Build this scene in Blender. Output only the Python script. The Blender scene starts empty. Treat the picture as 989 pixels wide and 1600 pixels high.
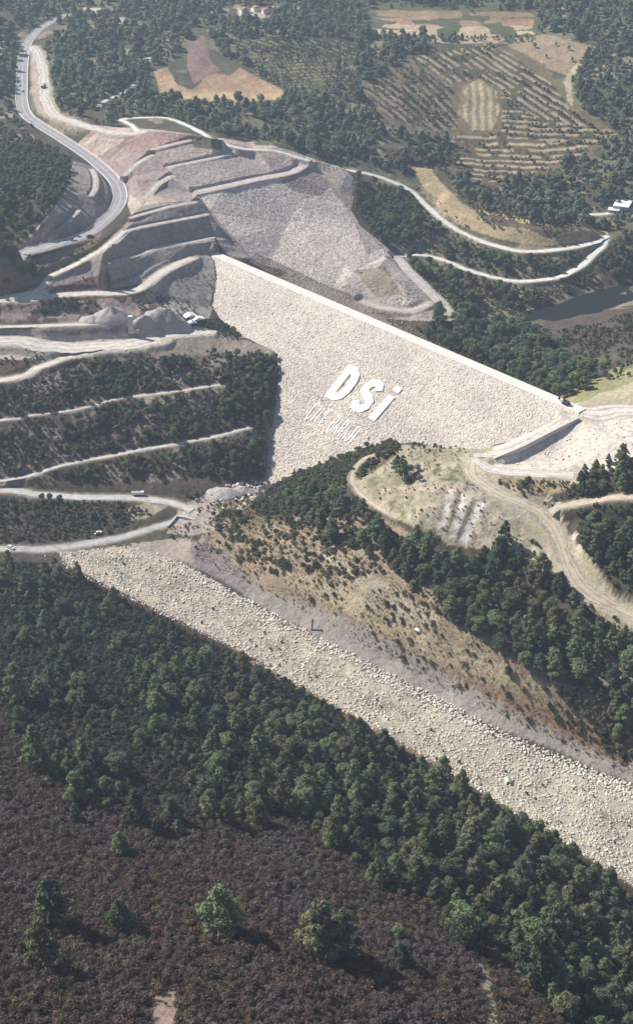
import bpy, math, random
import numpy as np
from mathutils import Vector, Matrix
from mathutils.geometry import delaunay_2d_cdt
random.seed(7); rng = np.random.default_rng(7)
R = math.radians
scn = bpy.context.scene
COL = scn.collection

# ------------------------------------------------------------------ camera
PITCH, CAMH, FOC = R(33), 473.0, 2000.0
cam = bpy.data.objects.new('camera', bpy.data.cameras.new('camera'))
COL.objects.link(cam); scn.camera = cam
cam.location = (0, 0, CAMH); cam.rotation_euler = (R(90) - PITCH, 0, 0)
cam.data.sensor_fit = 'VERTICAL'; cam.data.sensor_height = 24; cam.data.lens = 24 * FOC / 1600
cam.data.clip_start = 1; cam.data.clip_end = 20000
# ------------------------------------------------------------------ sky, sun, exposure
SUN_AZ = Vector((-0.90, 0.44)).normalized(); SUN_EL = R(43)
wd = bpy.data.worlds.new('World'); scn.world = wd; wd.use_nodes = True
nt = wd.node_tree; bg = nt.nodes['Background']
sk = nt.nodes.new('ShaderNodeTexSky'); sk.sky_type = 'NISHITA'; sk.sun_disc = False
sk.sun_elevation = SUN_EL; sk.sun_rotation = math.atan2(SUN_AZ.x, SUN_AZ.y); sk.altitude = 300
nt.links.new(sk.outputs[0], bg.inputs[0]); bg.inputs[1].default_value = 0.078
sun = bpy.data.objects.new('sun', bpy.data.lights.new('sun', 'SUN')); COL.objects.link(sun)
sun.data.energy = 5.0; sun.data.angle = R(0.5); sun.data.color = (1.0, 0.945, 0.865)
sd = Vector((SUN_AZ.x * math.cos(SUN_EL), SUN_AZ.y * math.cos(SUN_EL), math.sin(SUN_EL)))
sun.rotation_euler = sd.to_track_quat('Z', 'Y').to_euler()
vs = scn.view_settings; vs.view_transform = 'Standard'; vs.look = 'None'; vs.gamma = 1; vs.exposure = 0.42
scn.cycles.max_bounces = 5; scn.cycles.diffuse_bounces = 2; scn.cycles.volume_bounces = 0
scn.cycles.use_fast_gi = False

# ------------------------------------------------------------------ projection helpers
cP, sP = math.cos(PITCH), math.sin(PITCH)
def ray(px, py):
    u = (px - 494.5) / FOC; v = (py - 800) / FOC
    return np.array([u, cP - v * sP, -sP - v * cP])
def W(px, py, z):
    d = ray(px, py); t = (z - CAMH) / d[2]
    return (d[0] * t, d[1] * t, z)
def proj(X, Y, Z):
    dy = Y; dz = Z - CAMH
    dep = dy * cP - dz * sP; up = dy * sP + dz * cP
    dep = np.maximum(dep, 1.0)
    return 494.5 + FOC * X / dep, 800 - FOC * up / dep

# ------------------------------------------------------------------ noise
def hsh(ix, iy, s):
    h = (ix.astype(np.int64) * 374761393 + iy.astype(np.int64) * 668265263 + s * 1442695041) & 0xffffffff
    h = ((h ^ (h >> 13)) * 1274126177) & 0xffffffff
    return ((h ^ (h >> 16)) & 0xffffff) / float(0xffffff)
def vnoise(x, y, s=0):
    ix = np.floor(x); iy = np.floor(y); fx = x - ix; fy = y - iy
    fx = fx * fx * (3 - 2 * fx); fy = fy * fy * (3 - 2 * fy)
    a = hsh(ix, iy, s); b = hsh(ix + 1, iy, s); c = hsh(ix, iy + 1, s); d = hsh(ix + 1, iy + 1, s)
    return (a * (1 - fx) + b * fx) * (1 - fy) + (c * (1 - fx) + d * fx) * fy
def fbm(x, y, sc, o=4, s=0):
    r = 0; a = 1; t = 0
    for k in range(o):
        r = r + a * (vnoise(x / sc + 17.3 * k, y / sc - 9.1 * k, s + k) * 2 - 1); t += a; a *= .5; sc *= .5
    return r / t
def worley(x, y, cell, s=0):
    gx = np.floor(x / cell); gy = np.floor(y / cell); best = np.full(x.shape, 1e9); idv = np.zeros(x.shape)
    for i in (-1, 0, 1):
        for j in (-1, 0, 1):
            cx = gx + i; cy = gy + j
            px = (cx + .15 + .7 * hsh(cx, cy, s)) * cell; py = (cy + .15 + .7 * hsh(cx, cy, s + 5)) * cell
            d = (x - px) ** 2 + (y - py) ** 2; m = d < best
            best = np.where(m, d, best); idv = np.where(m, hsh(cx, cy, s + 9), idv)
    return np.sqrt(best), idv

# ------------------------------------------------------------------ dam planes
A3 = np.array(W(336, 392, 80)); B3 = np.array(W(900, 632, 80))
DLEN = float(np.linalg.norm(B3 - A3)); DC = (B3 - A3) / DLEN; DN = np.array([DC[1], -DC[0], 0])
CRW = 9.0; SD = 1.45; SU = 1.25; D0 = A3 + DN * CRW
def dam(px, py):
    d = ray(px, py)
    t = (80 - CAMH + (D0 @ DN) / SD) / (d[2] + (d @ DN) / SD)
    p = np.array([0, 0, CAMH]) + t * d
    return (p[0], p[1], p[2])
def dam_z(X, Y):
    k = (X - A3[0]) * DN[0] + (Y - A3[1]) * DN[1]
    return np.minimum(np.minimum(80 - (k - CRW) / SD, 80 + k / SU), 80)

# ------------------------------------------------------------------ terrain control lines  (px, py, z)
LN = []
def L(*p, step=7): LN.append((p, step))
# river bed / rock channel
L((-300,862,3),(20,858,1),(130,868,0),(240,905,-1),(350,955,-3),(500,1040,-6),(650,1120,-8),(800,1205,-10),(989,1300,-12),(1300,1500,-18))
L((200,862,3),(300,900,3),(400,952,1),(520,1014,-1),(650,1080,-3),(800,1156,-5),(989,1234,-8),(1300,1380,-12))
L((100,886,3),(190,932,4),(280,982,3),(350,1015,2),(480,1082,1),(620,1165,-2),(760,1250,-4),(870,1318,-6),(989,1395,-8),(1300,1600,-10))
# foreground hill
L((-400,900,30),(0,950,33),(200,1000,22),(400,1085,18),(600,1195,18),(800,1300,12),(989,1430,4),(1300,1640,-2),step=25)
L((-400,1050,80),(0,1100,82),(200,1110,62),(400,1200,62),(600,1290,55),(800,1385,48),(989,1500,28),(1300,1700,10),step=25)
L((-400,1300,150),(0,1350,138),(200,1350,126),(400,1370,118),(600,1420,103),(800,1490,84),(989,1570,54),(1300,1800,30),step=25)
L((-400,1600,205),(0,1600,185),(200,1600,180),(400,1600,170),(600,1600,150),(800,1600,118),(989,1640,74),(1300,1950,40),step=25)
L((-500,2100,235),(0,2100,232),(500,2100,218),(989,2100,150),(1400,2200,90),step=60)
L((0,3500,270),(500,3500,270),(989,3500,240),step=100)
# right bank between channel and dam
L((300,866,6),(380,902,8),(480,952,8),(600,1016,6),(720,1080,3),(860,1150,0),(989,1196,-3),(1300,1320,-6))
L((340,825,11),(450,880,22),(560,930,26),(680,990,26),(800,1060,20),(989,1148,8),(1300,1280,2),step=15)
L((400,790,16),(480,845,28),(560,880,36),(660,935,37),(760,1000,33),(880,1070,24),(989,1110,17),(1300,1220,12),step=15)
L((430,775,10),(500,745,25),(560,722,42),(600,704,52),(640,696,58),(690,704,61),(735,712,64))
L((500,790,34),(560,800,46),(640,850,48),(720,890,43),(800,930,38),(880,985,33),(960,1020,28),step=15)
L((550,745,44),(590,770,54),(660,790,60),(720,800,60),(780,820,56),(820,850,51),step=10)
L((620,730,57),(680,740,63),(735,760,64),step=10)
L((720,850,49),(780,880,46),(860,920,43))
ROAD_R = [(735,715,64),(738,735,64),(750,750,64),(800,780,62),(840,800,59),(865,830,55),(880,865,51.5),(905,910,47),(940,938,44),(989,965,41),(1080,1005,37),(1300,1090,30)]
L(*[(a-8,b+3,c) for a,b,c in ROAD_R]); L(*[(a+10,b-4,c) for a,b,c in ROAD_R[2:]])
L((900,790,65),(930,870,58),(989,920,52),(1100,960,48),step=15)
L((880,760,68),(940,750,75),(989,740,80),(1150,760,95),(1400,800,120),step=15)
L((930,700,80),(989,690,88),(1150,680,105),(1400,700,125),step=15)
L((800,760,63),(870,765,65),(900,745,70))
L((768,734,64.5),(830,738,66),(898,738,69)); L((768,742,64.5),(830,746,66),(898,746,69))
L((772,722,61.5),(800,729,62),(830,728,63),(860,716,66),(890,690,72),(908,668,78))
L((800,716,63),(835,700,68),(870,680,73.5),(900,662,79))
L((780,706,67.5),(830,684,73),(870,664,77.5),(905,648,80.2))
L((870,690,71),(895,668,76),(920,655,80),(989,660,82),(1100,650,90))
L((905,632,80),(940,622,79),(989,610,80),(1100,600,92),(1400,590,120),step=15)
# dam contact, downstream face
for seg in ([(336,400),(338,440),(333,480),(352,505),(380,525),(430,545),(437,590),(428,640),(420,690),(415,740),(425,765)],
            [(425,765),(470,745),(520,722),(600,697),(640,690),(700,700),(760,705),(840,670),(880,650),(905,640)]):
    L(*[(x, y, dam(x, y)[2] + .3) for x, y in seg])
# left slope, tracks from high to low
TRK1 = [(-300,478,79),(0,470,79),(50,467,79),(110,460,79),(200,455,79),(228,444,80),(250,425,82),(300,402,83)]
L(*TRK1); L(*[(a,b+7,c-.2) for a,b,c in TRK1[:5]])
L((-300,497,74),(0,494,73),(100,488,73),(180,486,72),(230,480,71))
TRK2 = [(-300,511,70),(0,508,70),(100,506,69.5),(200,503,69),(225,500,68.5)]
L(*TRK2); L(*[(a,b+6,c-.3) for a,b,c in TRK2])
L((885,818,55.2),(930,818,57),(989,825,58)); L((893,838,53.2),(935,845,56))
L((-300,530,63),(0,528,62),(130,526,62),(210,524,61),(250,520,61),(300,514,60),(350,520,56),(380,529,53))
L((130,552,59),(200,547,59),(240,543,58.5),(280,540,57.5),(310,534,57))
L((-300,640,40),(0,597,50),(60,575,54),(120,552,58)); L((-300,560,62),(0,545,60),(60,560,57),(100,552,58.5))
L((300,400,83),(325,398,81)); L((262,470,68),(300,500,61),(330,492,59)); L((230,470,70),(250,440,78))
L((150,590,47),(250,590,46),(340,570,49),(420,560,50),step=12)
TRK4 = [(-300,680,33),(0,658,35),(50,650,36),(130,640,37),(180,624,39.5),(240,617,40.5),(290,610,42),(345,600,44)]
L(*TRK4); L(*[(a,b+5,c-.2) for a,b,c in TRK4]); L((345,604,44),(390,615,41),(420,630,34),step=10)
L((-300,712,24),(0,700,25),(120,685,27),(250,665,30),(350,650,32),(405,640,32),step=12)
TRK5 = [(-300,770,12),(0,750,14),(100,727,18),(200,708,21),(320,687,24),(390,670,25.5)]
L(*TRK5); L(*[(a,b+5,c-.3) for a,b,c in TRK5])
TRK6 = [(-300,766,9),(0,768,8),(60,772,8),(150,776,7),(215,778,6),(265,785,4.5),(300,800,3),(280,815,2.5),(240,825,2),(180,842,1.5),(120,852,1),(60,858,1),(0,856,1.5),(-300,850,4)]
L(*TRK6); L(*[(a,b-6,c+.1) for a,b,c in TRK6[:6]])
L((0,800,6),(60,806,5),(130,806,5),(180,800,6),(240,800,6),step=10); L((0,838,2),(100,828,2),(150,822,2.5))
L((310,780,4),(350,775,4),(400,768,3)); L((320,820,7),(360,800,8),(400,785,8)); L((260,845,3),(330,850,6),(360,870,9))
# benches above the left abutment
def B(pts, dpy=0, dz=0): L(*[(a, b + dpy, c + dz) for a, b, c in pts])
b4 = [(171,447,81),(210,428,82.5),(256,408,84),(306,397,84)]
b3 = [(171,426,90),(245,392,90),(290,383,90),(332,377,89)]
b2 = [(160,404,103.5),(196,363,104),(263,349,104),(323,338,103)]
b1 = [(215,331,111),(265,325,111),(305,319,110)]
B(b4); B(b3); B(b3,-8,.4); B(b2); B(b2,-5,.3); B(b1); B(b1,-5,.2)
L((345,355,94),(365,385,82),(385,402,77)); L((325,340,102),(340,352,97))
L((170,378,103),(129,409,94),(80,431,88),(19,455,84.5),(-300,466,83)); L((176,372,104),(150,398,97),(133,412,93))
L((140,440,84),(200,440,82),step=10)
MAINR = [(105,23,138),(91,30,137),(64,45,134),(45,64,131.5),(39,82,130),(36,106,127),(35,136,124),(35,158,122),(42,179,120.5),(61,194,119),(91,214,116.5),(133,241,113.5),(155,258,111.5),(177,279,109.5),(188,298,108),(187,317,106.5),(174,337,105.5),(146,361,103.5),(116,380,101),(73,398,96.5),(41,407,94),(0,420,91),(-300,448,87)]
L(*[(a-8,b+2,c) for a,b,c in MAINR[:16]]); L(*[(a+8,b-2,c) for a,b,c in MAINR[:16]]); L(*[(a,b+8,c) for a,b,c in MAINR[16:]]); L(*[(a-3,b-7,c) for a,b,c in MAINR[16:]])
LANE = [(52,70,133),(61,85,132),(67,109,130),(70,133,128.5),(74,161,127),(88,179,126),(118,191,126),(152,202,126),(194,209,127),(232,205,128)]
L(*LANE); L(*[(a+6,b-3,c) for a,b,c in LANE[:6]])
# cut slope west of the curve
L((150,268,118),(151,292,117.5),(143,308,117)); L((122,332,115),(100,350,113),(78,366,110),(48,392,103))
L((118,250,121),(112,288,125),(84,328,122),(60,358,117),(30,384,102))
L((-400,250,127),(0,232,121),(50,225,119),(95,232,118.5),step=15); L((-400,310,128),(0,300,130),(50,300,129),(90,290,127),step=15)
L((-400,385,112),(0,375,120),(40,365,119),step=15); L((-400,425,97),(0,402,97),(25,395,98))
L((-400,200,131),(0,190,124),(25,190,121),step=15)
# excavated mauve slopes
e4 = [(309,302,106),(350,294,104),(400,283,101),(454,272,98),(479,256,96)]
e3 = [(263,264,118),(320,252,116),(405,236,109)]
e2 = [(235,236,127),(295,222,126),(330,220,124)]
B(e4); B(e4,-5,.4); B(e3); B(e3,-4,.4); B(e2); B(e2,-3,.4)
L((232,205,131),(280,208,131),(330,216,128),(380,222,121),(430,232,110),(480,248,101),(535,262,88))
L((150,217,123),(200,225,124)); L((175,250,117),(210,275,114),(228,311,111)); L((196,268,117),(235,240,125)); L((240,290,112),(263,274,117))
L((340,352,92),(312,306,104)); L((390,400,76),(352,362,88)); L((450,350,75),(470,310,85)); L((530,300,80),(560,350,65),(600,392,55),(612,400,52))
L((480,262,93),(540,275,86)); L((420,415,66),(520,450,50),(560,465,46)); L((500,400,62),(560,420,54))
L((560,440,52),(590,420,56),(615,435,55),(650,470,44)); L((620,400,48),(650,430,44),(690,470,38),(722,486,34)); L((560,475,42),(640,485,42),(690,515,34))
L((600,500,36),(700,540,28),(800,585,30)); 
# far right valley
TRU = [(540,265,84),(570,270,81),(600,278,77),(640,298,69),(665,320,64),(700,350,57.5),(740,372,53),(780,386,51),(820,393,50),(870,390,49.5),(905,384,49),(930,378,48.5),(948,369,48)]
TRLo = [(948,369,48),(940,385,46),(925,400,43),(900,420,39.5),(870,433,37.5),(820,440,36.5),(780,436,36.5),(730,422,37.5),(700,410,39),(660,398,43),(620,398,48)]
L(*TRU); L(*[(a,b-5,c+.2) for a,b,c in TRU]); L(*TRLo); L(*[(a,b-4,c+.2) for a,b,c in TRLo])
L((990,362,50),(1100,350,56),(1400,330,80),step=20)
L((580,300,70),(590,340,62),(640,370,53)); L((660,300,73),(720,335,66),(800,355,63),(880,362,60),(940,355,58),step=12)
WL = 26.0
L((760,505,WL+1),(800,500,WL),(830,487,WL-1),(870,478,WL-1),(920,462,WL-1),(989,440,WL-1),(1300,400,WL-1))
L((820,503,WL-1),(870,502,WL-1),(930,488,WL-1),(989,468,WL-1),(1300,430,WL-1)); L((830,508,WL+1.5),(930,496,WL+4),(989,482,WL+6),(1300,440,WL+14),step=15)
L((900,440,31),(989,412,36),(1200,370,45),step=15)
L((700,450,34),(760,480,29)); L((740,520,28),(800,560,33),(860,600,48)); L((860,540,37),(930,530,41),(989,535,47),(1200,520,60),step=15)
L((880,610,66),(930,600,68),(989,575,66),(1200,570,85),step=15)
L((700,300,66),(800,300,61),(900,300,62),(989,322,58),(1300,300,80),step=25)
L((650,240,80),(750,250,74),(850,250,72),(960,240,78),(1300,220,110),step=25)
L((560,180,102),(650,180,97),(750,180,95),(850,185,94),(960,190,95),(1300,160,130),step=25)
L((560,100,122),(680,100,121),(800,90,124),(900,80,130),(989,100,128),(1300,90,155),step=25)
L((150,60,138),(300,60,134),(450,60,134),(600,50,136),(800,45,138),(989,30,150),(1300,20,175),step=25)
L((-500,60,180),(0,90,135),step=25); L((-600,-10,185),(0,-10,148),(300,-10,144),(600,-10,146),(989,-10,158),(1400,-20,190),step=30)
L((110,120,133),(200,130,124),(250,150,117),(330,158,114),(440,150,114),step=15); L((250,110,127),(330,105,123),(400,128,117),(440,143,115)); L((290,75,131),(340,82,129),step=15)
L((160,165,124),(260,185,118),(350,195,112),(450,205,104),(550,235,92),step=20)
L((-600,-120,230),(0,-120,160),(500,-120,158),(1000,-120,175),(1500,-120,220),step=80)

pts = []
for ln, step in LN:
    for (a, b) in zip(ln[:-1], ln[1:]):
        n = max(1, int(math.hypot(a[0]-b[0], a[1]-b[1]) / step))
        for i in range(n):
            f = i / n; pts.append(W(*[a[k] * (1 - f) + b[k] * f for k in range(3)]))
    pts.append(W(*ln[-1]))
for x, y, z in ((-3200,-400,300),(3200,-400,200),(-3200,600,260),(-3200,1500,330),(-3200,5200,420),(3200,5200,420),(0,5200,330),(3200,1500,300),(3200,600,220),
                (0,-400,300),(-1500,5200,380),(1500,5200,380),(-700,2600,240),(0,2600,205),(700,2600,240),(-700,200,240),(700,200,110)):
    pts.append((x, y, z))
v2, _, tris, ov, _, _ = delaunay_2d_cdt([Vector((p[0], p[1])) for p in pts], [], [], 0, 0.6, True)
tz = [np.mean([pts[i][2] for i in o]) for o in ov]
TV = np.array([(v[0], v[1], z) for v, z in zip(v2, tz)])

def axis(lo, hi, step, ends, grow):
    a = list(np.arange(lo, hi + .01, step)); s = step
    while a[-1] < ends[1]: s *= grow; a.append(a[-1] + s)
    s = step; b = []; x = lo
    while x > ends[0]: s *= grow; x -= s; b.append(x)
    return np.array(b[::-1] + a)
GX = axis(-430, 430, 1.5, (-3000, 3000), 1.13); GX = np.unique(np.concatenate([GX, np.arange(-268.75, 60, 1.5)]))
y1 = axis(170, 1240, 1.5, (-300, 1240), 1.2); y2 = axis(y1[-1] + 2.2, 1850, 2.2, (1e9, 5000), 1.1); GY = np.concatenate([y1, y2]); GY = np.unique(np.concatenate([GY, np.arange(890.75, 1175, 1.5)]))
GX = GX[(GX > -3190) & (GX < 3190)]; GY = GY[(GY > -395) & (GY < 5190)]
NX, NY = len(GX), len(GY)
Z = np.full((NY, NX), np.nan)
for t in tris:
    a, b, c = TV[t[0]], TV[t[1]], TV[t[2]]
    x0, x1 = min(a[0], b[0], c[0]), max(a[0], b[0], c[0]); yy0, yy1 = min(a[1], b[1], c[1]), max(a[1], b[1], c[1])
    i0, i1 = np.searchsorted(GX, [x0 - 1e-6, x1 + 1e-6]); j0, j1 = np.searchsorted(GY, [yy0 - 1e-6, yy1 + 1e-6])
    if i1 <= i0 or j1 <= j0: continue
    det = (b[1]-c[1])*(a[0]-c[0]) + (c[0]-b[0])*(a[1]-c[1])
    if abs(det) < 1e-9: continue
    xx = GX[i0:i1][None, :]; yy = GY[j0:j1][:, None]
    w0 = ((b[1]-c[1])*(xx-c[0]) + (c[0]-b[0])*(yy-c[1])) / det
    w1 = ((c[1]-a[1])*(xx-c[0]) + (a[0]-c[0])*(yy-c[1])) / det
    w2 = 1 - w0 - w1; m = (w0 >= -1e-6) & (w1 >= -1e-6) & (w2 >= -1e-6)
    s = Z[j0:j1, i0:i1]; s[m] = (w0*a[2] + w1*b[2] + w2*c[2])[m]
Z[np.isnan(Z)] = 200.0
XX, YY = np.meshgrid(GX, GY)

def blur(Zi, n):
    for _ in range(n):
        Zp = np.pad(Zi, 1, mode='edge')
        Zi = (Zp[1:-1, :-2] + 2 * Zp[1:-1, 1:-1] + Zp[1:-1, 2:]) / 4
        Zp = np.pad(Zi, 1, mode='edge')
        Zi = (Zp[:-2, 1:-1] + 2 * Zp[1:-1, 1:-1] + Zp[2:, 1:-1]) / 4
    return Zi
def inpoly(px, py, poly):
    out = np.zeros(px.shape, bool)
    xs = [p[0] for p in poly]; ys = [p[1] for p in poly]
    m = (px > min(xs)) & (px < max(xs)) & (py > min(ys)) & (py < max(ys))
    if not m.any(): return out
    x = px[m]; y = py[m]; r = np.zeros(x.shape, bool); n = len(poly); j = n - 1
    for i in range(n):
        xi, yi = poly[i]; xj, yj = poly[j]
        if yi != yj:
            r ^= ((yi > y) != (yj > y)) & (x < (xj - xi) * (y - yi) / (yj - yi) + xi)
        j = i
    out[m] = r; return out
PX, PY = proj(XX, YY, Z)
ENG = inpoly(PX, PY, [(120,200),(240,195),(480,245),(540,265),(620,400),(730,490),(650,520),(330,400),(300,405),(160,455),(20,480),(-200,500),(-200,400),(40,395),(110,260)])
ENG = blur(ENG.astype(float), 3)
Zs = Z; Zn = blur(Z, 9)
Z = Zs * ENG + Zn * (1 - ENG)
NAT = 1 - ENG
KN = blur(inpoly(PX, PY, [(545,750),(610,697),(735,725),(790,790),(860,870),(960,985),(860,900),(700,850),(570,800)]).astype(float), 3)
Z += KN * (np.abs(fbm(XX, YY, 9, 3, 99)) * 2.2 - .4)
Z += NAT * (fbm(XX + YY * .4, YY * .35, 9, 3, 21) * .8 + fbm(XX, YY, 60, 3, 3) * 1.6 + fbm(XX, YY, 14, 3, 8) * .9) + ENG * (fbm(XX, YY, 12, 3, 8) * .3 + fbm(XX, YY, 3.5, 2, 12) * .3)

DAMPOLY = [(336,392),(338,440),(333,480),(352,505),(380,525),(430,545),(437,590),(428,640),(420,690),(415,740),(425,765),(470,745),(520,722),(600,697),(640,690),(700,700),(760,705),(840,670),(880,650),(905,640),(900,632)]
DZ = dam_z(XX, YY); dpx, dpy = proj(XX, YY, DZ)
wob = fbm(XX, YY, 7, 3, 55) * 5; UNDER = inpoly(dpx + wob, dpy + wob, DAMPOLY) & (((XX - A3[0]) * DN[0] + (YY - A3[1]) * DN[1]) > -3)
Z = np.where(UNDER, np.minimum(Z, DZ - 3), Z)
KK = (XX - A3[0]) * DN[0] + (YY - A3[1]) * DN[1]; SS = (XX - A3[0]) * DC[0] + (YY - A3[1]) * DC[1]
m = (KK < CRW + 2) & (KK > -3) & (SS > 4) & (SS < DLEN - 4); Z = np.where(m, np.minimum(Z, DZ - np.clip(40 + KK, 0, 3)), Z)

# ------------------------------------------------------------------ height lookup, ray hits
def zat(x, y, H=None):
    H = Z if H is None else H
    x = np.asarray(x, float); y = np.asarray(y, float)
    i = np.clip(np.searchsorted(GX, x) - 1, 0, NX - 2); j = np.clip(np.searchsorted(GY, y) - 1, 0, NY - 2)
    fx = np.clip((x - GX[i]) / (GX[i+1] - GX[i]), 0, 1); fy = np.clip((y - GY[j]) / (GY[j+1] - GY[j]), 0, 1)
    return (H[j, i]*(1-fx) + H[j, i+1]*fx)*(1-fy) + (H[j+1, i]*(1-fx) + H[j+1, i+1]*fx)*fy
def hit(px, py):
    d = ray(px, py); t = np.arange(150, 3500, 1.0)
    zz = CAMH + t * d[2]; g = zat(t * d[0], t * d[1]); k = np.argmax(zz < g)
    a = t[k-1]; b = t[k]
    for _ in range(12):
        m = (a + b) / 2
        if CAMH + m * d[2] < float(zat(m * d[0], m * d[1])): b = m
        else: a = m
    return (b * d[0], b * d[1], float(zat(b * d[0], b * d[1])))
def smooth_line(p, n):
    """Catmull-Rom through points p, about n metres between samples"""
    p = [Vector(q) for q in p]; o = []
    q = [p[0] * 2 - p[1]] + p + [p[-1] * 2 - p[-2]]
    for i in range(1, len(q) - 2):
        k = max(1, int((q[i+1] - q[i]).length / n))
        for s in range(k):
            t = s / k
            o.append(.5 * ((2 * q[i]) + (q[i+1] - q[i-1]) * t + (2*q[i-1] - 5*q[i] + 4*q[i+1] - q[i+2]) * t*t + (3*q[i] - q[i-1] - 3*q[i+1] + q[i+2]) * t**3))
    o.append(p[-1]); return np.array([list(v) for v in o])

# ------------------------------------------------------------------ roads: flatten the ground, remember the ribbons
ROADS = []
ROADMASK = np.zeros(Z.shape); DUST = np.zeros(Z.shape)
def road(name, pix, width, mat, flat=3.5, lift=.12):
    l = smooth_line([Vector((*W(*q)[:2], 0)) for q in pix], 3.0)
    z = zat(l[:, 0], l[:, 1])
    k = 9; zp = np.pad(z, k, mode='edge'); z = np.convolve(zp, np.ones(2*k+1) / (2*k+1), 'valid'); l[:, 2] = z
    ROADS.append((name, l, width, mat, lift))
    m = (XX > l[:,0].min()-20) & (XX < l[:,0].max()+20) & (YY > l[:,1].min()-20) & (YY < l[:,1].max()+20)
    x = XX[m]; y = YY[m]; best = np.full(x.shape, 1e9); bz = np.zeros(x.shape)
    for a, b in zip(l[:-1], l[1:]):
        mm = (np.abs(x - a[0]) < 25) & (np.abs(y - a[1]) < 25)
        if not mm.any(): continue
        d = b[:2] - a[:2]; t = np.clip(((x[mm]-a[0])*d[0] + (y[mm]-a[1])*d[1]) / max(d @ d, 1e-6), 0, 1)
        q = np.hypot(x[mm]-a[0]-t*d[0], y[mm]-a[1]-t*d[1]); u = q < best[mm]
        bb = best[mm]; bb[u] = q[u]; best[mm] = bb
        cz = bz[mm]; cz[u] = (a[2] + (b[2]-a[2])*t)[u]; bz[mm] = cz
    w = np.clip(1 - (best - width/2 - 1.2) / flat, 0, 1); w = w*w*(3-2*w)
    Z[m] = Z[m] * (1 - w) + (bz - .05) * w
    r = ROADMASK[m]; ROADMASK[m] = np.maximum(r, np.clip(1 - (best - width/2) / 1.5, 0, 1))
    if mat != 'asphalt': r = DUST[m]; DUST[m] = np.maximum(r, np.clip(1 - (best - width/2) / (2.0 + width * .35), 0, 1))
road('paved_road', MAINR, 12.0, 'asphalt')
road('dirt_road', LANE, 11.0, 'dirt_pale')
road('dirt_track', TRK1, 8.0, 'dirt_pale')
road('dirt_track', TRK2, 5.0, 'dirt_pale')
road('dirt_track', [(-300,540,62),(0,537,61),(70,540,60.5),(140,541,60),(200,537,60),(250,530,60)], 17.0, 'dirt_pale')
road('dirt_track', [(-300,650,38),(0,594,50.5),(60,573,54.5),(110,556,57.5),(150,545,59)], 7.0, 'dirt_pale')
road('dirt_track', [(230,530,60),(290,522,59),(330,519,57.5)], 6.0, 'dirt_pale')
road('dirt_track', TRK4, 2.2, 'dirt_grey', 2.5)
road('dirt_track', TRK5, 3.0, 'dirt_grey', 2.5)
road('dirt_track', TRK6[:7], 6.2, 'dirt_grey')
road('dirt_track', [(300,795,3),(285,812,2.5),(240,826,2),(180,842,1.5),(120,852,1),(60,858,1),(0,856,1.5),(-300,850,4)], 6.0, 'river_grey')
road('dirt_track', [(194,360,104.2),(170,378,103),(129,409,94),(80,431,88),(19,455,84.5),(-300,466,83)], 5.5, 'dirt_pale')
road('bench_track', [(170,421,90.3),(245,387,90.3),(290,379,90.3),(332,372,89.3)], 3.2, 'dirt_mauve', 1)
road('bench_track', [(176,378,104),(200,359,104.2),(263,346,104.2),(323,335,103.2)], 3.2, 'dirt_mauve', 1)
road('bench_track', [(205,336,111),(265,322,111),(305,316,110)], 3.2, 'dirt_mauve', 1)
road('bench_track', [(122,330,115),(100,347,113),(78,363,110)], 3.2, 'dirt_mauve', 1)
road('bench_track', [(144,266,116.5),(150,280,117.5),(149,295,117.5),(143,306,117)], 3.4, 'dirt_mauve', 1)
road('bench_track', [(309,299,106.2),(350,291,104.2),(400,280,101.2),(454,269,98.2),(483,252,96)], 9.0, 'dirt_mauve', 1.5)
road('bench_track', [(263,261,118.2),(320,249,116.2),(405,233,109.2)], 4.0, 'dirt_mauve', 1.5)
road('bench_track', [(235,234,127.2),(295,220,126.2)], 4.0, 'dirt_mauve', 2)
road('bench_track', [(266,272,117),(245,290,113),(226,311,110.8)], 5.0, 'dirt_mauve', 1)
road('bench_track', [(238,238,126),(215,253,121),(194,270,116.5)], 4.0, 'dirt_mauve', 1)
road('gravel_track', TRU, 6.0, 'dirt_white')
road('gravel_track', TRLo, 5.5, 'dirt_white')
road('gravel_track', [(992,322,58),(965,328,57),(935,331,57),(905,330,58)], 5.0, 'dirt_white')
road('dirt_track', [(858,812,56.2),(880,803,57),(930,797,59),(989,803,60.5),(1200,820,64)], 5.5, 'dirt_tan', 9)
road('dirt_track', ROAD_R, 9.5, 'dirt_tan')
road('dirt_track', [(740,712,64.5),(780,706,67.5),(830,684,73),(870,664,77.5),(905,645,80.1)], 7.0, 'dirt_pale', 2)
road('dirt_track', [(740,718,64),(770,735,64.5),(830,742,66),(896,741,69)], 7.0, 'dirt_pale', 2)
road('dirt_track', [(895,640,80),(930,645,80.5),(989,640,82),(1200,640,95)], 16.0, 'dirt_pale', 4)
road('dirt_track', [(620,402,48),(640,425,45.5),(665,450,42),(690,475,38),(700,490,36)], 8.0, 'dirt_mauve')
road('dirt_track', [(566,466,46),(600,478,44),(640,482,43),(670,475,41)], 5.0, 'dirt_mauve')
road('dirt_track', [(195,209,127),(215,203,128.5),(205,190,127.5),(190,180,126.5),(225,178,124.5),(270,186,120),(330,212,124),(380,222,121.5),(430,232,110.5),(480,248,101.5)], 5.0, 'dirt_white')
road('dirt_track', [(152,166,124.5),(165,156,125),(195,145,123),(215,128,123)], 4.0, 'dirt_white')
road('dirt_track', [(600,700,52),(572,716,47),(552,740,45),(556,765,47),(590,790,52),(620,812,51)], 3.0, 'dirt_tan', 2)

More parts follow.
